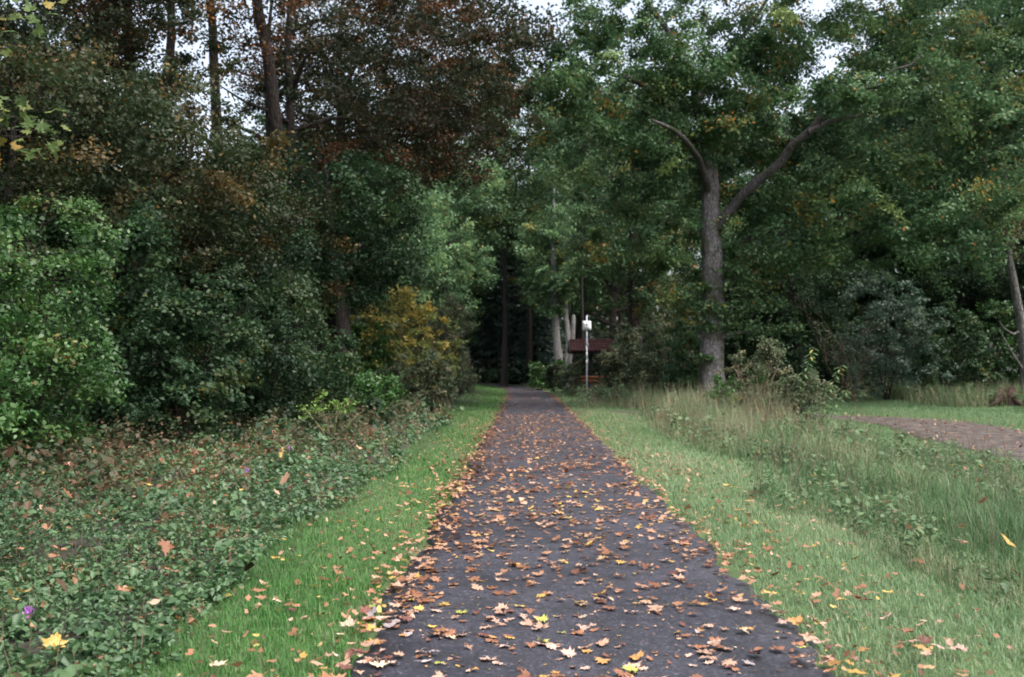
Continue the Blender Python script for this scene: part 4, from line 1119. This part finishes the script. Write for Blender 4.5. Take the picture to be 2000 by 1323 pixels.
# tall dry grass and weeds on the right
def z_tall(X, Y):
    dp = poly_dist(PATH, X, Y); dt = poly_dist(TRACK, X, Y)
    lim = np.interp(Y, [0, 8, 20, 30, 60], [2.7, 2.75, 2.9, 3.1, 3.4]) + .5 * wob(X * 2, Y * 1.3)
    near = (X > pcx(Y)) & (dp > lim) & (X < 9.5) & (dt > 2.0 + .5 * wob(X, Y)) & (Y < 33) & ~((X > 7.4) & (Y > 19))
    oakf = (np.hypot(X - OX, Y - OZ) < 3.2) & (dt > 1.4)
    back = (Y > 36) & (X > 2) & (dp > 2.2 + .5 * wob(X, Y)) & (dt > 3.0 + .6 * wob(X, Y)) & (Y < 62) & ~((X > 9) & (X < 19 + wob(X, Y)) & (Y < 51 + 2 * wob(X, Y)))
    east = (X > 17) & (dt > 3.2) & (Y > 39) & (Y < 60)
    farr = (X > pcx(Y)) & (Y > 52) & (dp > 2.4) & (dp < 7) & (Y < 90)
    return near | oakf | back | east | farr
X, Y = sample_zone(rg, 1, 34, 3.6, 90, lambda y: lod(y, 2000, 1.5), z_tall)
hs_ = np.interp(Y, [0, 10, 20, 28, 40, 60], [.30, .40, .52, .66, .7, .8])
near_e = np.clip((poly_dist(PATH, X, Y) - 2.6) / 1.5, .35, 1)
clump = np.exp(-(((X - 6.0) / 2.4) ** 2 + ((Y - 28.5) / 4.0) ** 2))
H = rg.uniform(.4, 1.2, len(X)) * (hs_ * (1 + .45 * wob(X * 1.5, Y)) + .5 * clump + .22 * wob(X * 5, Y * 4)) * near_e * np.where((Y < 27) & (X > 5.4), .55, 1)
t = np.clip(rg.normal(.45, .24, len(X)) + .3 * wob(X * 1.6, Y * .9 + 3) + .15 * wob(X * 5, Y * 4) + .12 * (Y > 20) + .34 * clump - .08 * (Y < 20), 0, 1)
grass_mesh('tall_grass', 'tall rank grass with dry brown stalks on the right bank', rg, X, Y, np.maximum(H, .08), wlod(Y, .0045), .75, t, M_TALL)
NB += len(X)

# weeds: leafy stuff among tall grass on the right + left undergrowth
def plants(name, label, X, Y, H, per, leaf, mat, seed, tintf=None, stem=M_STEM, stem_frac=.6):
    rg = rng_(seed); n = len(X)
    Z = gz(X, Y)
    k = np.maximum(2, rg.poisson(per, n)); idx = np.repeat(np.arange(n), k); m = len(idx)
    t = rg.uniform(.25, 1, m) ** .8
    a = rg.uniform(0, 2 * math.pi, m); r = rg.uniform(.02, .16, m) * (H[idx] / .35) ** .5
    lean = rg.normal(0, .12, (n, 2))
    C = np.stack([X[idx] + np.cos(a) * r + lean[idx, 0] * t, Y[idx] + np.sin(a) * r + lean[idx, 1] * t, Z[idx] + H[idx] * t], -1)
    nr = unit(np.stack([np.cos(a) * .6, np.sin(a) * .6, np.ones(m)], -1) + rg.normal(0, .4, (m, 3)))
    sz = leaf * np.maximum(1, Y[idx] / 9) ** .5 * (rg.lognormal(0, .35, n)[idx])
    far = (Y[idx] > 9.5) if name != 'ferns' else np.ones(m, bool)
    V1, F1 = leaf_six(rg, C[~far], nr[~far], sz[~far], .62, .22) if (~far).any() else (np.zeros((0, 3)), np.zeros((0, 4), int))
    V2, F2 = leaf_quads(rg, C[far], nr[far], sz[far] * 1.1, .68)
    V = np.vstack([V1, V2]); F = np.concatenate([F1, F2 + len(V1)])
    tm = np.clip(rg.normal(.42, .14, n) + (tintf(X, Y) if tintf else 0), 0, 1)
    tint = np.clip(tm[idx] + rg.normal(0, .18, m), 0, 1)
    o = build(name, V, [F], mat, tint=np.concatenate([np.repeat(tint[~far], 6), np.repeat(tint[far], 4)])); tag(o, label, 'undergrowth', kind='stuff')
    return o, m

def z_under(X, Y):
    dp = poly_dist(PATH, X, Y); lim = np.interp(Y, [0, 12, 30, 60, 90], [2.5, 2.45, 2.65, 4.2, 4.6]) + .3 * wob(X * 2.2, Y * 1.5)
    return (X < pcx(Y)) & (dp > lim)
X, Y = sample_zone(rg, -16, .5, 3.8, 60, lambda y: 225 * min(1, (7 / max(y, 5)) ** 1.75), lambda X, Y: z_under(X, Y) & (rg.random(len(X)) < .8 + .35 * wob(X * 1.9, Y * 1.4)))
dpu = poly_dist(PATH, X, Y)
mound = np.clip(wob(X * 1.6, Y * 1.1) + .6 * wob(X * 4.1 + 2, Y * 3.1), -1, 1.3)
H = (.12 + .24 * np.clip((dpu - 2.5) / 1.4, 0, 1) + .24 * mound * np.clip((dpu - 2.3) / .8, .2, 1)) * rg.uniform(.5, 1.4, len(X)) * np.interp(Y, [0, 9, 16, 40], [.85, .75, .6, .6])
H = np.maximum(H, rg.uniform(.03, .12, len(X))) * np.interp(Y, [0, 30, 60], [1, 1.3, 1.8])
_, n1 = plants('undergrowth', 'low nettles and brambles covering the ground left of the verge', X, Y, H, 12, .042, M_UNDER, 301,
            tintf=lambda x, y: .20 * wob(x * 1.8 + 3, y * 1.2) + .16 * wob(x * 5, y * 4) + .38 * np.exp(-((y - 17) / 5) ** 2 - ((x + 4.2) / 1.4) ** 2) + .18 * np.clip((y - 14) / 10, 0, 1) * (wob(x * 2, y) > .2))
X, Y = sample_zone(rg, -14, 0, 8, 34, lambda y: 16 * min(1, (12 / y) ** .8), lambda X, Y: z_under(X, Y) & (poly_dist(PATH, X, Y) > 3.3 + .5 * wob(X * 1.5, Y)) & (wob(X * 2.1, Y * 1.2 + 1) > -.25))
H = rg.uniform(.25, .8, len(X))
M_BRAMBLE = leaf_mat('bramble_leaves', [(0, (.030, .050, .026)), (.4, (.050, .070, .034)), (.7, (.085, .062, .036)), (1, (.15, .075, .045))], vary=0)
plants('brambles', 'taller brownish brambles tangled at the foot of the left bushes', X, Y, H, 13, .048, M_BRAMBLE, 306, tintf=lambda x, y: .15 * wob(x * 3, y * 2) + .12)
def z_weed(X, Y):
    return z_tall(X, Y) & (wob(X * 1.1 + 4, Y * .7) > -.35)
X, Y = sample_zone(rg, 2, 30, 4, 58, lambda y: 20 * min(1, (9 / max(y, 5)) ** 1.1), z_weed)
H = rg.uniform(.5, 1.1, len(X)) * np.interp(Y, [0, 10, 20, 28, 40, 60], [.20, .26, .36, .55, .7, .8])
M_WEED = leaf_mat('weed_leaves', [(0, (.06, .115, .05)), (.5, (.10, .165, .075)), (.8, (.15, .20, .10)), (.9, (.17, .12, .07)), (1, (.22, .12, .07))], vary=0)
_, n2 = plants('weeds', 'leafy weeds growing through the tall grass on the right bank', X, Y, H, 12, .045, M_WEED, 302)

# dry stalks (both sides)
def stalks(name, label, x0, x1, dens, zone, hmax, seed, mat):
    rg = rng_(seed)
    X, Y = sample_zone(rg, x0, x1, 4.5, 58, lambda y: dens * min(1, (9 / max(y, 6)) ** .8), zone)
    n = len(X)
    H = rg.uniform(.45, 1, n) * hmax * np.interp(Y, [0, 10, 25, 60], [.55, .7, 1.0, 1.15]); Z = gz(X, Y) - .02
    a = rg.uniform(0, 6.28, n); ln = rg.uniform(.05, .45, n)[:, None] * H[:, None]
    d = np.stack([np.cos(a), np.sin(a), np.zeros(n)], -1); w = (.0022 * np.maximum(1, Y / 10))[:, None]
    B = np.stack([X, Y, Z], -1); M = B + d * ln * .4 + np.stack([0 * X, 0 * X, H * .6], -1); T = B + d * ln + np.stack([0 * X, 0 * X, H], -1)
    V = []
    c = [np.array([1, 0, 0]), np.array([-.5, .87, 0]), np.array([-.5, -.87, 0])]
    for P_, k in ((B, 1.2), (M, 1.0), (T, .5)):
        for q in c: V.append(P_ + w * k * q)
    V = np.stack(V, 1).reshape(-1, 3); i = (np.arange(n) * 9)[:, None]
    F = [i + np.array([l * 3 + s, l * 3 + (s + 1) % 3, l * 3 + 3 + (s + 1) % 3, l * 3 + 3 + s]) for l in range(2) for s in range(3)]
    o = build(name, V, F, mat); tag(o, label, 'undergrowth', kind='stuff')
stalks('dry_stalks', 'thin dry brown stalks standing in the right bank grass', 2, 30, 10, z_tall, .95, 303, M_TWIG)
stalks('dry_stalks', 'thin dead stems among the brambles on the left', -14, .5, 11, z_under, .6, 304, M_TWIG)

# forest floor cover under the bushes on both sides, coarse leaves
def z_floor(X, Y):
    dp = poly_dist(PATH, X, Y)
    return ((dp > 3.5) | ((dp > 1.7) & (Y > 88))) & ((X < 0) | (Y > 51)) & (poly_dist(TRACK, X, Y) > 4)
X, Y = sample_zone(rg, -60, 50, 16, 125, lambda y: .7 if y < 84 else 2.2, lambda X, Y: z_floor(X, Y) & ((np.abs(X) < 24) | (Y < 84)))
H = rg.uniform(.3, 1.0, len(X)) * np.interp(Y, [0, 30, 60, 120], [.5, .8, 1.4, 1.8])
_, n3 = plants('ferns', 'shaded low green growth on the forest floor', X, Y, H, 6, .16, M_DARK, 305)

# far wood closing the view
def far_wood():
    rg = rng_(400)
    n = 36000
    ang = rg.uniform(-1.05, 1.05, n); R = rg.uniform(128, 160, n)
    X = np.sin(ang) * R; Y = np.cos(ang) * R
    top = 15 + 3.5 * np.sin(ang * 31) + 2.5 * np.sin(ang * 67 + 1) + rg.normal(0, .8, n)
    Z = top * rg.uniform(0, 1, n) ** .8
    C = np.stack([X, Y, Z], -1); nr = unit(rg.normal(size=(n, 3)) + [0, 0, .8])
    V, F = leaf_quads(rg, C, nr, 1.35, .7)
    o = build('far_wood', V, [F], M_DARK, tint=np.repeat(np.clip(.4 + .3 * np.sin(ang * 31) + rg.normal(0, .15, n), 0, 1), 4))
    tag(o, 'dark mass of distant woodland behind all the nearer trees', 'woodland', kind='stuff')
far_wood()

# ------------------------------------------------------------------ fallen leaves
COLS = {
    'tan': (.40, .25, .175), 'orange brown': (.27, .120, .062), 'dark red brown': (.135, .052, .038), 'pale pinkish': (.50, .35, .285),
    'yellow': (.52, .35, .085), 'golden': (.42, .225, .075), 'cream': (.58, .46, .32), 'yellow green': (.34, .36, .08), 'greyish': (.40, .34, .34),
}
PROB = [('tan', .26), ('orange brown', .19), ('dark red brown', .15), ('pale pinkish', .17), ('yellow', .035), ('golden', .06), ('cream', .05), ('yellow green', .02), ('greyish', .04)]
rgl = rng_(500)
SHAPES = {}
for kind, num in (('maple', 8), ('oak', 4), ('oval', 5)):
    SHAPES[kind] = [leaf_template(kind, rgl, petiole=(kind == 'maple' or q % 2 == 0)) for q in range(num)]
COARSE = {}
for kind in SHAPES:
    COARSE[kind] = []
    for V, T in SHAPES[kind]:
        n = {'maple': 22, 'oak': 20, 'oval': 12}[kind]
        W = np.vstack([V[:n:2], V[2 * n]]); k = len(W) - 1
        COARSE[kind].append((W, np.array([(i, (i + 1) % k, k) for i in range(k)])))
LMESH = {}
def leaf_mesh(kind, q):
    key = (kind, q)
    if key not in LMESH:
        V, T = SHAPES[kind][q]
        me = bpy.data.meshes.new('fallen_leaf'); me.from_pydata(V.tolist(), [], T.tolist()); me.update(); me.materials.append(M_FALLEN)
        LMESH[key] = me
    return LMESH[key]
GL = 'fallen leaves on the path and verges'
def place_leaf(x, y, z, kind, q, size, rz, tilt, colname, label, group=GL):
    o = bpy.data.objects.new('fallen_leaf', leaf_mesh(kind, q)); COL.objects.link(o)
    o.location = (x, y, z); o.rotation_euler = (tilt[0], tilt[1], rz); o.scale = (size,) * 3
    c = COLS[colname]; v = rgl.uniform(.58, 1.0)
    o.color = (c[0] * v, c[1] * v, c[2] * v, 1)
    tag(o, label, 'fallen leaf', group)
    return o

# scatter positions on the path: even scatter with loose clusters, plus windrows along both edges
def path_scatter(rg, y0, y1, dens):
    L = y1 - y0
    n = rg.poisson(dens * L * 2 * PATH_W)
    Y = rg.uniform(y0, y1, n); u = rg.uniform(-1, 1, n)
    # clusters: pull 40 % toward seeds
    k = rg.random(n) < .4
    ns = max(1, int(n * .12)); sy = rg.uniform(y0, y1, ns); su = rg.uniform(-1, 1, ns)
    j = rg.integers(0, ns, n)
    Y = np.where(k, sy[j] + rg.normal(0, .09, n), Y); u = np.where(k, su[j] + rg.normal(0, .09, n), u)
    # fewer on the right third, as swept
    keep = rg.random(n) < np.where(u > .25, .72, 1.0)
    return u[keep] * (PATH_W - .04), Y[keep]
def edge_scatter(rg, y0, y1, per_m, side, sd):
    n = rg.poisson(per_m * (y1 - y0))
    Y = rg.uniform(y0, y1, n)
    w = .5 + .5 * np.sin(Y * 1.7 + side) * np.sin(Y * .61)
    k = rg.random(n) < .35 + .65 * w
    Y = Y[k]
    return side * (PATH_W - .02 + rg.normal(0, sd, len(Y))), Y
U, YY = [], []
for (y0, y1, dn) in ((4.3, 12, 58), (12, 20, 62), (20, 34, 66), (34, 60, 18), (60, 95, 6)):
    u, y = path_scatter(rgl, y0, y1, dn); U.append(u); YY.append(y)
for (y0, y1, pl, pr) in ((4.3, 12, 50, 18), (12, 26, 52, 26), (26, 60, 26, 34), (60, 95, 10, 14)):
    u, y = edge_scatter(rgl, y0, y1, pl, -1, .12); U.append(u); YY.append(y)
    u, y = edge_scatter(rgl, y0, y1, pr, 1, .08); U.append(u); YY.append(y)
# verges, sparse, thinning away from the path
for (y0, y1, dn) in ((4.3, 14, 11), (14, 30, 9), (30, 60, 3)):
    n = rgl.poisson((y1 - y0) * dn * 3); y = rgl.uniform(y0, y1, n)
    sd = rgl.choice([-1, 1], n, p=[.5, .5]); off = PATH_W + np.abs(rgl.normal(0, .75, n))
    k = off < 3.4
    U.append((sd * off)[k]); YY.append(y[k])
U = np.concatenate(U); YY = np.concatenate(YY)
# offset along the path normal
pd = np.gradient(pcx(np.arange(0, 110, .5)), .5)
slope_ = np.interp(YY, np.arange(0, 110, .5), pd)
LX = pcx(YY) + U / np.sqrt(1 + slope_ ** 2); LY = YY - slope_ * U / np.sqrt(1 + slope_ ** 2)
on_path = np.abs(U) < PATH_W - .03
LZ = np.where(on_path, .004 + .012 * (1 - np.clip(U / PATH_W, -1, 1) ** 2) + .008, np.maximum(gz(LX, LY), 0) + rgl.uniform(.03, .07, len(LX)))
near_edge = np.abs(np.abs(U) - PATH_W) < .12
LZ = np.where(near_edge, .018 + rgl.uniform(0, .03, len(LX)), LZ)
order = np.argsort(LY)
vis = order[(np.abs(LX[order]) < LY[order] * .5 + .05) & (LY[order] > 5.2)]
first = vis[:292]
fs = set(first.tolist())
cn = [c for c, _ in PROB]; cpb = np.array([p for _, p in PROB]); cpb /= cpb.sum()
LEAFS = {}
for i in first:
    kind = rgl.choice(['maple', 'oak', 'oval'], p=[.56, .14, .30])
    q = int(rgl.integers(0, len(SHAPES[kind])))
    size = {'maple': rgl.uniform(.045, .11), 'oak': rgl.uniform(.05, .095), 'oval': rgl.uniform(.025, .07)}[kind]
    col = str(rgl.choice(cn, p=cpb))
    kn = {'maple': 'maple leaf', 'oak': 'wavy leaf', 'oval': 'oval leaf'}[kind]
    rel = size / {'maple': .0875, 'oak': .085, 'oval': .048}[kind]
    sz_ = 'big' if rel > 1.12 else ('small' if rel < .85 else 'mid-sized')
    band = 'nearest' if LY[i] < 6.6 else ('middle' if LY[i] < 8.2 else 'farther')
    if near_edge[i]: where = 'in left edge drift' if U[i] < 0 else 'in right edge drift'
    elif on_path[i]: where = 'on left asphalt' if U[i] < -.4 else ('on right asphalt' if U[i] > .45 else 'on middle asphalt')
    else: where = 'in left grass' if U[i] < 0 else 'in right grass'
    o = place_leaf(LX[i], LY[i], LZ[i], kind, q, size, rgl.uniform(0, 6.28), rgl.normal(0, .07 if on_path[i] else .2, 2), col, f'{sz_} {col} {kn} {where}, {band} rows')
    LEAFS.setdefault(o['label'], []).append(o)
ORD = ['leftmost', 'second from left', 'third from left', 'fourth from left', 'fifth from left', 'sixth from left', 'seventh from left', 'eighth from left']
NUM = ['one', 'two', 'three', 'four', 'five', 'six', 'seven', 'eight']
for lab, os_ in LEAFS.items():
    if 1 < len(os_) <= 8:
        os_.sort(key=lambda o: o.location.x / o.location.y)
        for k, o in enumerate(os_): o['label'] = f'{lab}, {ORD[k]}'
# the bright yellow maple leaf on the nettles
place_leaf(-2.42, 5.42, .14, 'maple', 0, .125, .3, (.7, .15), 'yellow', 'largest bright yellow maple leaf resting on the nettles, bottom left corner', None)
# rest of the scatter as one mass
rest = np.array([i for i in range(len(LX)) if i not in fs])
def litter(name, label, X, Y, Z, seed, size_k=1.0, tilt=.15, coarse=False):
    rg = rng_(seed)
    mbV, mbT, tt, off = [], [], [], 0
    kinds = rg.choice(3, len(X), p=[.6, .13, .27])
    for x, y, z, kd in zip(X, Y, Z, kinds):
        kind = ('maple', 'oak', 'oval')[kd]
        V, T = SHAPES[kind][rg.integers(0, len(SHAPES[kind]))]
        s = size_k * (.78 if y > 18 else 1.0) * ({0: rg.uniform(.045, .105), 1: rg.uniform(.05, .095), 2: rg.uniform(.03, .075)}[kd])
        if coarse or y > 10.5:            # far: coarse fan of the outline
            V, T = COARSE[kind][rg.integers(0, len(COARSE[kind]))]
        a = rg.uniform(0, 6.28); ca, sa = math.cos(a), math.sin(a)
        tx, ty = rg.normal(0, tilt, 2)
        W = np.empty_like(V)
        W[:, 0] = (V[:, 0] * ca - V[:, 1] * sa) * s + x; W[:, 1] = (V[:, 0] * sa + V[:, 1] * ca) * s + y
        W[:, 2] = V[:, 2] * s + z + tx * (W[:, 0] - x) + ty * (W[:, 1] - y)
        mbV.append(W); mbT.append(T + off); off += len(V)
        tt.append(np.full(len(V), np.clip(rg.choice([.05, .2, .38, .55, .7, .8, .9, 1.0], p=[.1, .17, .2, .2, .15, .05, .08, .05]) - (.14 if y > 14 else 0) + rg.normal(0, .04), 0, 1)))
    o = build(name, np.concatenate(mbV), [np.concatenate(mbT)], M_LITTER, tint=np.concatenate(tt))
    tag(o, label, 'leaves', kind='stuff')
    return off
nl_ = litter('fallen_leaves', 'countless brown and yellow fallen leaves farther along the path', LX[rest], LY[rest], LZ[rest], 501)
# leaves caught on the undergrowth and the right bank, on the track
def caught(n, zone, x0, x1, y0, y1, zmin, zmax, seed, name, label, k=1.0):
    rg = rng_(seed); X = rg.uniform(x0, x1, n); Y = y0 + (y1 - y0) * rg.uniform(0, 1, n) ** 1.5
    m = zone(X, Y) & (np.abs(X) < Y * .52 + .3); X, Y = X[m], Y[m]
    Z = gz(X, Y) + rg.uniform(zmin, zmax, len(X))
    litter(name, label, X, Y, Z, seed, k, .5)
caught(900, z_under, -9, 0, 4.5, 26, .14, .40, 502, 'fallen_leaves', 'fallen leaves caught on the brambles and nettles at the left')
caught(420, z_tall, 2, 12, 4.5, 30, .12, .34, 503, 'fallen_leaves', 'fallen leaves caught in the tall grass of the right bank')
caught(2600, lambda X, Y: poly_dist(TRACK, X, Y) < 2.1, 6, 14, 10, 37, .02, .04, 504, 'fallen_leaves', 'fallen leaves scattered on the gravel side track', 1.0)

rgf = rng_(510); n = 1500
fy = 5 + 20 * rgf.uniform(0, 1, n) ** 1.3; fu = rgf.uniform(-1.25, 1.25, n)
litter('leaf_fragments', 'tiny leaf fragments and seeds scattered over the asphalt', pcx(fy) + fu, fy, .004 + .012 * (1 - (fu / PATH_W) ** 2) + .008, 511, .28, .1, True)
n = 1900; fy = 4.8 + 32 * rgf.uniform(0, 1, n) ** 1.4; sd = rgf.choice([-1, 1], n); fu = sd * (PATH_W + np.abs(rgf.normal(0, .7, n)))
fx = pcx(fy) + fu
litter('leaf_fragments', 'small dry leaf pieces lying in the short grass of both verges', fx, fy, np.maximum(gz(fx, fy), 0) + rgf.uniform(.01, .06, n), 512, .6, .4, True)
# purple flowers among the nettles -----------------------------------
M_PURPLE = plain('purple_petal', (.26, .07, .34), .6)
for (fx, fy, fh, lab) in ((-2.62, 5.55, .26, 'small purple flower head in the bottom left corner of the nettles'), (-2.95, 11.4, .42, 'small purple flower among the nettles left of the grass verge'), (-3.05, 14.0, .45, 'tiny purple flower at the far side of the nettle patch')):
    z = ground_at(fx, fy); root = empty('purple_flower', (fx, fy, z)); tag(root, lab, 'flower', None)
    mb = MB(); mb.tube([(0, 0, -.02), (.01, .01, fh * .6), (0, 0, fh)], [.003, .003, .002], 5); mb.build('stem', M_STEM, root)
    rg = rng_(int(fh * 1000)); n = 40
    C = rg.normal(0, .012, (n, 3)) + [0, 0, fh]; V, F = leaf_quads(rg, C, unit(rg.normal(size=(n, 3))), .02, .5)
    build('petals', V, [F], M_PURPLE, root)

# maple branch reaching in at the upper left -------------------------
def maple_branch_tree():
    rg = rng_(600); l = at(-120, 13)
    root = empty('maple_tree', l); tag(root, 'young maple with yellow green leaves reaching in at the upper left edge', 'tree', G)
    P = smooth_poly([(0, 0, -.1, .10), (.1, 0, 2, .085), (.05, .1, 4, .06), (.2, 0, 6.2, .03), (.2, 0, 7.4, .01)], 4)
    mb = MB(); mb.tube(P[:, :3], P[:, 3], 8); mb.build('trunk', M_BARK_DARK, root, smooth=True)
    Cs, S = [], []
    for k in range(16):
        z = rg.uniform(3.6, 7.2); a = rg.uniform(-1.2, 1.2) if k % 3 else rg.uniform(0, 6.28)
        L = rg.uniform(.7, 1.55) if k % 3 else rg.uniform(.6, 1.2)
        b = np.array([.1, 0, z]); e = b + np.array([math.cos(a) * L, math.sin(a) * L, .15])
        mb = MB(); mb.tube([b, (b + e) / 2 + [0, 0, .1], e], [.018, .012, .005], 5); mb.build('limb', M_BARK_DARK, root, smooth=True)
        for t in np.linspace(.3, 1.05, 15): Cs.append(b + (e - b) * t + rg.normal(0, .16, 3))
    Vs, Ts, tt, off = [], [], [], 0
    for c in Cs:
        V, T = SHAPES['maple'][rg.integers(0, 8)]
        n3 = unit(rg.normal(size=3) * .5 + np.array([.1, -.5, .7])); u = unit(np.cross(n3, rg.normal(size=3))); v = np.cross(n3, u); s = rg.uniform(.14, .21)
        Vs.append(c + (V[:, :1] * u + V[:, 1:2] * v + V[:, 2:3] * n3) * s); Ts.append(T + off); off += len(V); tt.append(np.full(len(V), np.clip(rg.normal(.5, .25), 0, 1)))
    build('crown', np.concatenate(Vs), [np.concatenate(Ts)], M_MAPLE, root, tint=np.concatenate(tt))
maple_branch_tree()

tri = sum(len(m.loops) - 2 * len(m.polygons) for m in bpy.data.meshes)
print('TRIS', tri, 'objects', len(bpy.data.objects), 'blades', NB, 'leaves', n1, n2, n3)
